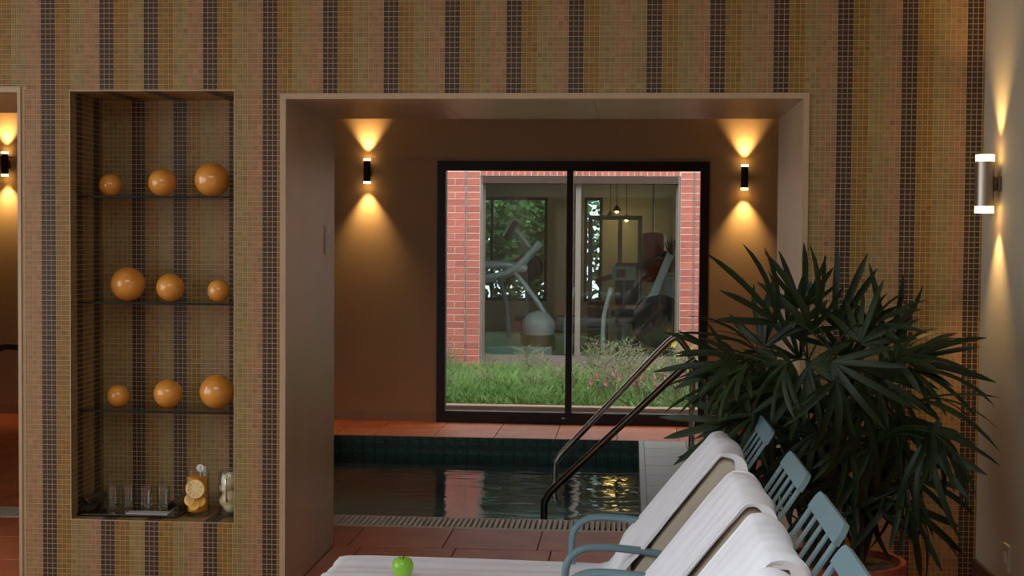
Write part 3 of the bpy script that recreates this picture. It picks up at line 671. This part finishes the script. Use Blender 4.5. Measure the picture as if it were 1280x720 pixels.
# ------------------------------------------------------------------ niche: glass shelves and wooden balls
SH = [px(190, 246, .077).z, px(190, 379.5, .077).z, px(190, 515, .077).z]
names = ['top', 'middle', 'lowest']
for k, z in enumerate(SH):
    o = MB().box(NX0+.0035, NX1-.0035, .082, ND-.002, z-.004, z+.004).build('glass_shelf', 'shelf_glass', origin=((NX0+NX1)/2, .2, z))
    tag(o, '%s clear glass shelf in the tiled niche' % names[k], 'shelf'); MB().box(NX0+.0035, NX1-.0035, .077, .082, z-.004, z+.004).build('polished_edge', 'shelf_edge', o)
BALLS = [((138, 14.5), (203, 18), (265, 22)), ((160, 22), (213, 18), (273.5, 14.5)), ((148, 14.5), (210, 18.5), (271, 22))]
size = {14.5: 'small', 18: 'medium', 18.5: 'medium', 22: 'large'}
for k, row in enumerate(BALLS):
    for u, r in row:
        Yb = .20; R_ = r*(Yb-EYE.y)/FPX; X = px(u, 250+130*k, Yb).x; X = min(max(X, NX0+R_+.01), NX1-R_-.008)
        n = 24; prof = [(max(R_*math.sin(PI*i/n), .0005), -R_*math.cos(PI*i/n)) for i in range(n+1)]
        o = MB().lathe(prof, (X, Yb, SH[k]+.004+R_), 40).build('wooden_ball', 'ball_wood', origin=(X, Yb, SH[k]+.004), smooth=True)
        tag(o, '%s polished orange wooden ball on the %s glass shelf' % (size[r], names[k]), 'ball', 'polished balls in the niche')

# tray with four tumblers, jars
NF = NZ0+.003
x0 = px(101, 640, .10).x; x1 = px(225, 640, .10).x; ty0, ty1 = .055, .30
t = thing('serving_tray', 'glossy black serving tray with upturned scroll handles on the niche floor', 'tray', ((x0+x1)/2, .18, NF))
tb = MB().box(x0, x1, ty0, ty1, NF, NF+.010, .003); tb.build('tray_base', 'tray_black', t)
for s, x in ((1, x0), (-1, x1)):
    pts = [(x+s*.004, NF+.006), (x-s*.002+s*.0, NF+.035), (x+s*.010, NF+.062), (x+s*.034, NF+.066), (x+s*.048, NF+.046), (x+s*.042, NF+.028)]
    pts = smooth_path([(q[0], 0, q[1]) for q in pts], 5); hm = MB(); V = []
    for q in pts: V += [(q.x, ty0+.02, q.z), (q.x, ty1-.02, q.z), (q.x, ty1-.02, q.z+.006), (q.x, ty0+.02, q.z+.006)]
    F = []
    for i in range(len(pts)-1):
        for j in range(4): a = 4*i+j; b = 4*i+(j+1) % 4; F.append((a, b, b+4, a+4))
    F += [(0, 1, 2, 3), (len(V)-1, len(V)-2, len(V)-3, len(V)-4)]
    hm.add(V, F).build('handle', 'tray_black', t, smooth=True)
nap = MB().box(px(160, 640, .1).x, px(212, 640, .1).x, .07, .13, NF+.0102, NF+.0135).build('paper_napkin', 'napkin', origin=(px(186, 640, .1).x, .16, NF+.0102)); tag(nap, 'pale paper napkin on the black tray, standing in for a whitish reflection', 'napkin')  # pale colour here stands in for a whitish reflection on the tray
for k, (u, yy) in enumerate(((141, .17), (161, .20), (182, .17), (204, .20))):
    X = px(u, 625, yy).x; b = NF+.0137
    o = MB().lathe([(.001, .012), (.024, .012), (.0265, .02), (.0305, .098), (.032, .098), (.0285, .012), (.027, .0), (.001, 0)], (X, yy, b), 28).build('glass_tumbler', 'tumbler_glass', origin=(X, yy, b), smooth=True)
    tag(o, 'clear glass tumbler standing on the black tray', 'glass', 'tumblers on the tray')
# drink jar
X = px(247, 640, .13).x; Yj = .13; JR = .0545
t = thing('lemon_jar', 'glass jar of orange drink with lemon slice and white tag', 'jar', (X, Yj, NF))
MB().lathe([(.001, 0), (JR-.004, 0), (JR, .006), (JR, .205), (JR-.004, .207), (JR-.005, .2), (JR-.005, .012), (.001, .01)], (X, Yj, NF), 36).build('jar_glass', 'tumbler_glass', t, smooth=True)
MB().lathe([(.001, .016), (.03, .015), (JR-.009, .024), (JR-.0075, .10), (JR-.007, .172), (.03, .178), (.001, .176)], (X, Yj, NF), 32).build('drink', 'orange_drink', t, smooth=True)
def disc(c, r, th, m, name, par, nrm=(0, -1, 0), seg=24):
    n = Vector(nrm).normalized(); u = n.cross(Vector((0, 0, 1))).normalized(); v = n.cross(u); c = Vector(c); b = MB()
    b.v = [tuple(c+(u*math.cos(2*PI*i/seg)+v*math.sin(2*PI*i/seg))*r+n*s) for s in (0, th) for i in range(seg)]
    b.f = [tuple(range(seg)), tuple(range(2*seg-1, seg-1, -1))]+[(i, i+seg, (i+1) % seg+seg, (i+1) % seg) for i in range(seg)]
    return b.build(name, m, par)
lc = Vector((X+.006, Yj-JR+.003, NF+.125)); sl = disc(lc, .043, .004, 'lemon_rind', 'lemon_slice', t)
disc(lc+Vector((0, -.004, 0)), .039, .0006, 'tag_white', 'pith', sl)
for k in range(9):
    a0 = 2*PI*k/9+.07; a1 = 2*PI*(k+1)/9-.07; q = lc+Vector((0, -.005, 0)); pts = [(.004, (a0+a1)/2), (.035, a0), (.037, (a0+a1)/2), (.035, a1)]
    MB().add([(q.x+r*math.cos(a), q.y, q.z+r*math.sin(a)) for r, a in pts], [(0, 1, 2, 3)]).build('segment', 'lemon_flesh', sl)
for dx, dz, rr in ((-.022, .075, .026), (.02, .07, .026), (0, .055, .024)):
    disc((X+dx, Yj-JR+.006+abs(dx)*.35, NF+dz), rr, .003, 'lemon_rind', 'orange_wedge', t, (dx*12, -1, .3))
MB().box(X-.024, X-.012, Yj-JR-.012, Yj-JR-.005, NF+.07, NF+.165, .003).build('tap_handle', 'tumbler_glass', t)
tp_ = px(250.5, 585, Yj-.03); MB().tube([(tp_.x, Yj-.03, NF+.12), (tp_.x, Yj-.03, tp_.z)], .002, 6).build('tag_stick', 'tag_white', t)
tg = disc((tp_.x, Yj-.03, tp_.z), .0165, .003, 'tag_white', 'tag', t)
disc((tp_.x, Yj-.0331, tp_.z+.005), .0035, .0004, 'ink_blue', 'emblem', tg, seg=6)
for k, wd in enumerate((.008, .006)): MB().box(tp_.x-wd, tp_.x+wd, Yj-.0336, Yj-.0331, tp_.z-.003-k*.004, tp_.z-.0015-k*.004).build('print_line', 'ink_blue', tg)
# pear jar
X = .785; Yj = .15
t = thing('fruit_jar', 'glass jar packed with pale fruit halves and chrome handle', 'jar', (X, Yj, NF))
MB().lathe([(.001, 0), (.046, 0), (.05, .006), (.05, .19), (.046, .195), (.044, .19), (.045, .012), (.001, .01)], (X, Yj, NF), 36).build('jar_glass', 'tumbler_glass', t, smooth=True)
for dz, dx, rr, sx in ((.152, .002, .041, 1.0), (.12, -.016, .030, 1), (.075, .004, .043, 1.0), (.065, -.014, .033, 1), (.045, .008, .036, 1)):
    n = 10; MB().lathe([(max(rr*math.sin(PI*i/n), .0005), -rr*.92*math.cos(PI*i/n)) for i in range(n+1)], (X+dx, Yj-.006, NF+max(dz, .042)), 20).build('fruit_half', 'pear_flesh', t, smooth=True)
MB().tube(smooth_path([(X+.0, Yj-.052, NF+.165), (X+.0, Yj-.068, NF+.16), (X+.004, Yj-.068, NF+.08), (X+.004, Yj-.052, NF+.07)], 4), .0045, 8).build('handle', 'steel', t, smooth=True)

# ------------------------------------------------------------------ small wall fittings
p = px(403, 300, 0); yv = .80
o = MB().box(OX0+ET, OX0+ET+.008, yv-.04, yv+.04, px(403, 318, yv).z, px(403, 283, yv).z, .002).build('switch_plate', 'plastic_white', origin=(OX0+ET, yv, 1.4)); tag(o, 'small pale switch plate on the left marble reveal', 'switch')
MB().box(OX0+ET+.008, OX0+ET+.011, yv-.015, yv+.015, px(403, 308, yv).z, px(403, 293, yv).z).build('rocker', 'plastic_white', o)
o = MB().box(RX-.012, RX, -.53, -.45, .30, .40, .003).build('wall_outlet', 'plaster_grey', origin=(RX, -.49, .35)); tag(o, 'small outlet plate low on the pale plaster wall', 'outlet')
MB().box(RX-.014, RX-.012, -.51, -.47, .33, .37).build('socket_face', 'plastic_white', o)

# ------------------------------------------------------------------ pool handrails
def handrail(label, yy, m, u_end, v_end, u_top, v_top, xb):
    pe = px(u_end, v_end, yy); pt = px(u_top, v_top, yy)
    t = thing('pool_handrail', label, 'handrail', (xb, yy, 0), 'handrails at the pool steps')
    d = (Vector((pe.x, yy, pe.z+.10))-pt).normalized()
    pts = [(pe.x, yy, -.75), (pe.x, yy, pe.z-.02), (pe.x+.015, yy, pe.z+.07), (pe.x+.075, yy, pe.z+.15)]
    e_ = Vector(pts[-1]); 
    for k in (.3, .6, .9): q = e_.lerp(pt, k); pts.append((q.x, yy, q.z))
    pts += [(pt.x+.03, yy, pt.z+.012), (xb-.08, yy, pt.z-.01), (xb-.02, yy, pt.z-.10), (xb, yy, pt.z-.22), (xb, yy, .25), (xb, yy, .012)]
    MB().tube(smooth_path(pts, 6), .021, 14).build('rail', m, t, smooth=True)
    MB().lathe([(.022, .02), (.045, .016), (.048, .0)], (xb, yy, 0), 24).build('base_flange', m, t, smooth=True)
handrail('bright stainless pool handrail at the window side of the steps', 3.70, 'steel', 694, 588, 838, 424, 2.945)
handrail('stainless pool handrail, coloured dark for its dark reflections, at the grate side of the steps', 2.40, 'steel_dark', 680, 638, 862, 452, 2.98)  # darker metal paints in the dark surroundings this rail reflects
a = px(22, 434, 3.4); t = thing('pool_handrail', 'dark curved handrail seen through the left opening', 'handrail', (a.x-.75, 3.4, 0))
MB().tube(smooth_path([(a.x+.55, 3.4, 0), (a.x+.55, 3.4, .55), (a.x+.48, 3.4, a.z-.08), (a.x+.3, 3.4, a.z-.02), (a.x, 3.4, a.z), (a.x-.12, 3.4, a.z-.01), (a.x-.3, 3.4, a.z-.12), (a.x-.75, 3.4, .3), (a.x-.75, 3.4, 0)], 6), .021, 12).build('rail', 'steel_dark', t, smooth=True)
# wooden bench right of the window
t = thing('wooden_bench', 'low reddish wooden bench right of the black window behind the palm', 'bench', (3.75, 5.35, 0))
for k in range(4): MB().box(3.27, 4.4, 5.14+k*.105, 5.235+k*.105, .44, .475, .004).build('seat_slat', 'wood_red', t)
MB().box(3.29, 4.38, 5.16, 5.19, .05, .44, .004).build('front_panel', 'wood_red', t)
for x in (3.29, 4.32):
    for y in (5.19, 5.48): MB().box(x, x+.06, y, y+.06, 0, .44, .004).build('leg', 'wood_red', t)

# ------------------------------------------------------------------ sun loungers
TH = math.radians(53); BD = Vector((math.cos(TH), 0, math.sin(TH))); BN = Vector((-math.sin(TH), 0, math.cos(TH))); B0 = Vector((.52, 0, .30))
def bk(s, t, y=0): v = B0+BD*s+BN*t; return Vector((v.x, y, v.z))
HW = .25
THP = math.radians(57); PD = Vector((math.cos(THP), 0, math.sin(THP))); PN = Vector((-math.sin(THP), 0, math.cos(THP)))
def pk(s, t, y=0): v = B0+PD*s+PN*t; return Vector((v.x, y, v.z))
def make_lounger(label):
    t = thing('sun_lounger', label, 'sun lounger')
    for s in (-1, 1):
        MB().box(-.60, .93, s*HW-.022, s*HW+.022, .19, .25, .012).build('side_rail', 'resin_blue', t)
        for x in (-.5, .80): MB().obox((x, s*HW, 0), (x, s*HW, .195), .05, .045, .010, side=(1, 0, 0)).build('leg', 'resin_blue', t)
        pts = smooth_path([(.255, s*HW, .235), (.242, s*HW, .39), (.252, s*HW, .472), (.305, s*HW, .515), (.40, s*HW, .520), (.54, s*HW, .505), (.68, s*HW, .475), (.745, s*HW, .43), (.76, s*HW, .37), (.76, s*HW, .235)], 6)
        m = MB(); m.tube(pts, .013, 10); m.v = [(p[0], s*HW+(p[1]-s*HW)*1.45, p[2]) for p in m.v]
        m.build('armrest', 'resin_blue', t, smooth=True)
    for k in range(7): MB().box(-.54+k*.16, -.44+k*.16, -HW+.02, HW-.02, .24, .26, .004).build('seat_slat', 'resin_blue', t)
    MB().box(-.60, -.55, -HW+.023, HW-.023, .19, .255, .012).build('foot_rail', 'resin_blue', t)
    # back frame: rounded top rail, two stiles, three slats
    bfm = MB(); N_ = 12; prof = []
    W, LEN, r = HW-.03, .725, .035
    out = [(0, -W), (LEN-r, -W)]+[(LEN-r+r*math.sin(a), -W+r-r*math.cos(a)) for a in [PI/2*i/6 for i in range(1, 7)]]+[(LEN-r+r*math.cos(a), W-r+r*math.sin(a)) for a in [PI/2*i/6 for i in range(0, 7)]]+[(0, W)]
    # top rail as the curved cap from s=LEN-.085 up
    cap = [(s, y) for s, y in out if s >= LEN-r-1e-6]; cap = [(LEN-.05, -W)]+cap+[(LEN-.05, W)]
    v = [pk(s, tt, y) for tt in (-.007, .007) for s, y in cap]; n = len(cap)
    br = MB().add(v, [tuple(range(n))[::-1], tuple(range(n, 2*n))]+[(i, (i+1) % n, (i+1) % n+n, i+n) for i in range(n)]).build('backrest_rail', 'resin_blue', t)
    for y in (-W+.016, W-.016): MB().obox(pk(0, 0, y), pk(LEN-.05, 0, y), .032, .008, .002, side=(0, 1, 0)).build('back_stile', 'resin_blue', br)
    for k in range(3): y = -W+.016+(2*W-.032)*(k+1)/4; MB().obox(pk(.02, 0, y), pk(LEN-.05, 0, y), .028, .006, .002, side=(0, 1, 0)).build('back_slat', 'resin_blue', br)
    MB().obox(pk(.03, 0, -W), pk(.03, 0, W), .05, .026, .004, side=PD).build('lower_rail', 'resin_blue', br)
    # cushions: seat pad and back pad
    def pad(prof, ys, name):
        cx = sum(p[0] for p in prof)/len(prof); cz = sum(p[1] for p in prof)/len(prof); m = MB(); n = len(prof); V = []; F = []
        for y, k in ys: V += [(cx+(p[0]-cx)*(1-k*.6 if abs(p[0]-cx) > .2 else 1-k), y, cz+(p[1]-cz)*(1-k)) for p in prof]
        for i in range(len(ys)-1):
            for j in range(n): a = i*n+j; b = i*n+(j+1) % n; F.append((a, b, b+n, a+n))
        F += [tuple(range(n))[::-1], tuple(range((len(ys)-1)*n, len(ys)*n))]
        m.add(V, F).build(name, 'cushion', t, smooth=True, angle=60)
    ys = [(-HW+.0, .16), (-HW+.008, .06), (-HW+.03, 0), (HW-.03, 0), (HW-.008, .06), (HW, .16)]
    pad([(-.60, .275), (-.59, .262), (.45, .262), (.47, .275), (.47, .322), (.45, .333), (-.58, .333), (-.60, .32)], ys, 'seat_cushion')
    bp = [(.03, .018), (.30, .036), (.50, .05)]+[(.535+.043*math.sin(a), .093-.043*math.cos(a)) for a in [PI*i/8 for i in range(9)]]+[(.40, .135), (.2, .138), (.06, .125), (.02, .07)]
    pad([(bk(s, q).x, bk(s, q).z) for s, q in bp], ys, 'back_cushion')
    return t
def make_towel(label, seed):
    r = random.Random(seed); W = HW+.012
    path = [Vector((-.625, 0, .20)), Vector((-.628, 0, .28)), Vector((-.618, 0, .328)), Vector((-.585, 0, .347)), Vector((-.3, 0, .348)), Vector((.0, 0, .347)), Vector((.25, 0, .346)), Vector((.38, 0, .352)), bk(.075, .160), bk(.16, .154), bk(.30, .151), bk(.42, .149), bk(.51, .146)]
    path += [bk(.535+.058*math.sin(a), .090+.058*math.cos(a)) for a in [PI*i/9 for i in range(1, 10)]]+[bk(.46, .031), bk(.38, .030)]
    path = [Vector((p.x, 0, p.z)) for p in path]; path = smooth_path(path, 3); n = len(path); ny = 22
    nrm = []
    for i in range(n):
        d = (path[min(i+1, n-1)]-path[max(i-1, 0)]).normalized(); nrm.append(Vector((-d.z, 0, d.x)))
    ph = [r.random()*6 for _ in range(6)]
    V = []
    for layer in (0, 1):
        for i in range(n):
            s_ = i/(n-1)
            for j in range(ny+1):
                y = -W+2*W*j/ny; e_ = abs(y)/W
                f = .0035*math.sin(9*s_+y*14+ph[0])+.0025*math.sin(23*s_-y*19+ph[1])+.002*math.sin(y*60+s_*4+ph[2])
                f -= .012*max(0, e_-.86)/.14*min(1, max(0, (s_-.5)/.25))
                V.append(path[i]+nrm[i]*((f+.004) if layer == 0 else (f-.007))+Vector((0, y, 0)))
    F = []; k = (ny+1); B = n*k
    for i in range(n-1):
        for j in range(ny):
            a = i*k+j; F.append((a, a+k, a+k+1, a+1)); F.append((B+a, B+a+1, B+a+k+1, B+a+k))
    for i in range(n-1): a = i*k; F.append((a, B+a, B+a+k, a+k)); a += ny; F.append((a, a+k, B+a+k, B+a))
    for j in range(ny): a = j; F.append((a, a+1, B+a+1, B+a)); a = (n-1)*k+j; F.append((a, B+a, B+a+1, a+1))
    m = MB(); m.add(V, F); o = m.build('beach_towel', 'towel', smooth=True, angle=70)
    tag(o, label, 'towel')
    # hood: the towel's tucked rim over the cushion sides, widest at the top
    ii = [i for i in range(n) if i >= int(n*.44)]
    for s in (-1, 1):
        V = []; F = []
        for q, i in enumerate(ii):
            f = q/(len(ii)-1); w_ = .004+.034*math.exp(-((f-.62)/.20)**2)
            a = path[i]+nrm[i]*.001; b = path[i]-nrm[i]*w_
            V += [(a.x, s*(W-.006), a.z), (a.x, s*(W+.003), a.z), (b.x, s*(W+.001), b.z), (b.x, s*(W-.010), b.z)]
        for q in range(len(ii)-1):
            for j in range(4): a = 4*q+j; b = 4*q+(j+1) % 4; F.append((a, b, b+4, a+4))
        F += [(0, 1, 2, 3), (4*len(ii)-1, 4*len(ii)-2, 4*len(ii)-3, 4*len(ii)-4)]
        MB().add(V, F).build('tucked_rim', 'towel', o, smooth=True)
    return o
LL = ['blue-grey resin sun lounger closest to the mosaic wall', 'second blue-grey sun lounger from the mosaic wall', 'third blue-grey sun lounger from the mosaic wall', 'blue-grey sun lounger farthest from the mosaic wall']
TL = ['white towel on the lounger closest to the mosaic wall, green apple on it', 'white towel over the second lounger from the mosaic wall', 'white towel over the third lounger from the mosaic wall', 'white towel over the lounger farthest from the mosaic wall']
for k, (x, y) in enumerate(((2.08, -1.02), (2.09, -1.87), (2.09, -2.53), (2.06, -3.14))):
    a = make_lounger(LL[k]); a.location = (x, y, 0); a['group'] = 'sun loungers in a row'
    b = make_towel(TL[k], k+3); b.location = (x, y, 0); b['group'] = 'white towels on the loungers'
# apple on the towel
p = px(508, 716, -1.02); ax, ay, az = p.x, -1.10, .357; R_ = .037
prof = [(.001, .006), (.012, .0), (.022, .004), (.031, .018), (.0365, .038), (.036, .052), (.030, .066), (.020, .072), (.010, .070), (.004, .062), (.001, .058)]
t = thing('green_apple', 'fresh green apple lying on the white towel', 'apple', (ax, ay, az))
MB().lathe(prof, (ax, ay, az), 28).build('fruit', 'apple', t, smooth=True)
MB().tube([(ax, ay, az+.058), (ax+.003, ay, az+.075), (ax+.007, ay, az+.082)], .0018, 6).build('stem', 'stem_brown', t)

# ------------------------------------------------------------------ potted lady palm
PCX, PCY = 3.32, -.60
palm = thing('potted_palm', 'large dark green lady palm in a clay pot before the mosaic wall', 'plant', (PCX, PCY, 0))
MB().lathe([(.15, 0), (.165, .02), (.20, .28), (.225, .29), (.225, .355), (.205, .355), (.195, .32), (.001, .31)], (PCX, PCY, 0), 36).build('pot', 'pot_clay', palm, smooth=True, angle=35)
MB().lathe([(.001, .312), (.195, .312), (.195, .330), (.12, .338), (.001, .336)], (PCX, PCY, 0), 24).build('potting_soil', 'soil', palm, smooth=True)
def leaf_mesh(seed, nl, L0, spread):
    """palmate fan: hub at the origin, axis +x, leaflets drooping along -z"""
    r = random.Random(seed); m = MB()
    for k in range(nl):
        f = (k/(nl-1)-.5) if nl > 1 else 0
        a = f*2*spread+r.gauss(0, .10); L_ = L0*(1-.30*abs(f*2)**1.6)*r.uniform(.88, 1.08); wd = r.uniform(.0095, .0145); dro = r.uniform(.08, .55); lift = r.uniform(-.05, .35)
        ca, sa = math.cos(a), math.sin(a); prev = None; n = 7; k0 = len(m.v)
        for i in range(n+1):
            s = i/n; w_ = wd*(min(1, .25+s*3.2) if s < .75 else max(.0, 1-((s-.75)/.27)**1.6))
            d = s*L_; z = lift*d-dro*d*d/L_*1.25
            c = Vector((ca*d, sa*d, z)); sd = Vector((-sa, ca, 0))*w_
            m.v += [tuple(c-sd+Vector((0, 0, w_*.35))), tuple(c), tuple(c+sd+Vector((0, 0, w_*.35)))]
        for i in range(n):
            q = k0+3*i; m.f += [(q, q+3, q+4, q+1), (q+1, q+4, q+5, q+2)]
    me = bpy.data.meshes.new('palm_leaf'); me.from_pydata(m.v, [], m.f); me.update()
    for p_ in me.polygons: p_.use_smooth = True
    me.materials.append(M['leaf']); return me
LM = [leaf_mesh(k, nl, L0, sp) for k, (nl, L0, sp) in enumerate(((7, .29, 1.15), (8, .26, 1.35), (6, .31, .95), (8, .25, 1.5), (5, .30, .75)))]
# leaf hubs: (u, v, depth y, pointing angle in the picture (deg, 0 = right, 90 = up), toward camera tilt)
HUBS = [(955, 400, -.75, 95), (985, 385, -.55, 70), (925, 405, -.6, 150), (900, 420, -.85, 175), (1015, 380, -.8, 100), (1045, 375, -.5, 80), (1075, 395, -.75, 60), (1105, 400, -.6, 75), (1120, 420, -.85, 40), (1135, 430, -.55, 15), (1140, 455, -.75, -10),
        (905, 455, -.7, 200), (900, 475, -.6, 185), (935, 445, -.95, 230), (960, 455, -.9, 250), (985, 430, -1.0, 215), (1010, 440, -.95, 300), (1040, 430, -1.0, 320), (1070, 440, -.95, 280), (1090, 460, -.9, 330), (1045, 475, -1.05, 270), (1000, 480, -.9, 190), (1120, 490, -.8, 300),
        (895, 525, -.75, 205), (885, 565, -.7, 235), (925, 520, -.85, 215), (960, 510, -.7, 260), (1075, 510, -.95, 260), (1110, 525, -.8, 290), (1140, 530, -.6, 325), (1160, 535, -.75, 305), (1165, 540, -.6, 325), (1160, 550, -.7, 280), (1130, 560, -.8, 260), (1090, 560, -.9, 240), (1055, 550, -.9, 300), (1020, 540, -.85, 200),
        (1000, 420, -.45, 120), (1060, 420, -.4, 60), (945, 430, -.45, 170), (1100, 440, -.42, 20), (970, 480, -.45, 220), (1080, 490, -.4, 330), (1030, 500, -.42, 270), (1120, 600, -.6, 290), (1080, 600, -.7, 250), (1010, 590, -.5, 210), (980, 560, -.5, 230), (1045, 610, -.6, 310), (1150, 500, -.85, 10),
        (930, 480, -.5, 190), (1000, 350, -.65, 95), (970, 370, -.85, 110), (1090, 375, -.7, 50), (895, 440, -.5, 150)]
rr = random.Random(11)
for k in range(30):
    HUBS.append((rr.uniform(925, 1140), rr.uniform(420, 640), rr.uniform(-.75, -.35), rr.uniform(170, 370)))
NC = 13; canes = []
for k in range(NC):
    a = 2*PI*k/NC; b0 = Vector((PCX+math.cos(a)*.13*rr.uniform(.3, 1), PCY+math.sin(a)*.13*rr.uniform(.3, 1), .31))
    tip = Vector((PCX+math.cos(a)*rr.uniform(.12, .36), PCY+math.sin(a)*rr.uniform(.08, .28), rr.uniform(.75, 1.2)))
    mid = b0.lerp(tip, .5)+Vector((rr.gauss(0, .02), rr.gauss(0, .02), .04)); pts = smooth_path([b0, mid, tip], 5); canes.append(pts)
    MB().tube(pts, .011, 8).build('cane', 'cane', palm, smooth=True)
for k, (u, v, yy, ang) in enumerate(HUBS):
    if u < 935: u += 20
    while px(u, v, yy).x > 3.52: yy -= .03
    v += 34*max(0, min(1, (470-v)/60)); hub = px(u, v, yy); a = math.radians(ang+rr.gauss(0, 8))
    ax_ = Vector((math.cos(a), rr.uniform(-.55, .15), math.sin(a))).normalized()       # leaf axis
    nz = Vector((rr.gauss(0, .45), rr.uniform(-1, -.2), rr.uniform(.3, 1)))
    nz = (nz-ax_*nz.dot(ax_)).normalized(); ay_ = nz.cross(ax_)
    o = bpy.data.objects.new('palm_leaf', LM[k % 5]); C.objects.link(o); o.parent = palm; s = rr.uniform(.80, 1.02)
    mw = Matrix(((ax_.x*s, ay_.x*s, nz.x*s, hub.x), (ax_.y*s, ay_.y*s, nz.y*s, hub.y), (ax_.z*s, ay_.z*s, nz.z*s, hub.z), (0, 0, 0, 1)))
    o.matrix_local = Matrix.Translation(-palm.location) @ mw
    cn = min(canes, key=lambda c_: min((c_[i]-hub).length+(.3 if c_[i].z > hub.z else 0) for i in range(len(c_)))); q = min(cn, key=lambda c_: (c_-hub).length+(.4 if c_.z > hub.z-.02 else 0))
    pet = MB().tube(smooth_path([q, q.lerp(hub, .55)+Vector((0, 0, .04)), hub], 4), .0035, 5); pet.build('leaf_stalk', 'leaf', palm, smooth=True)
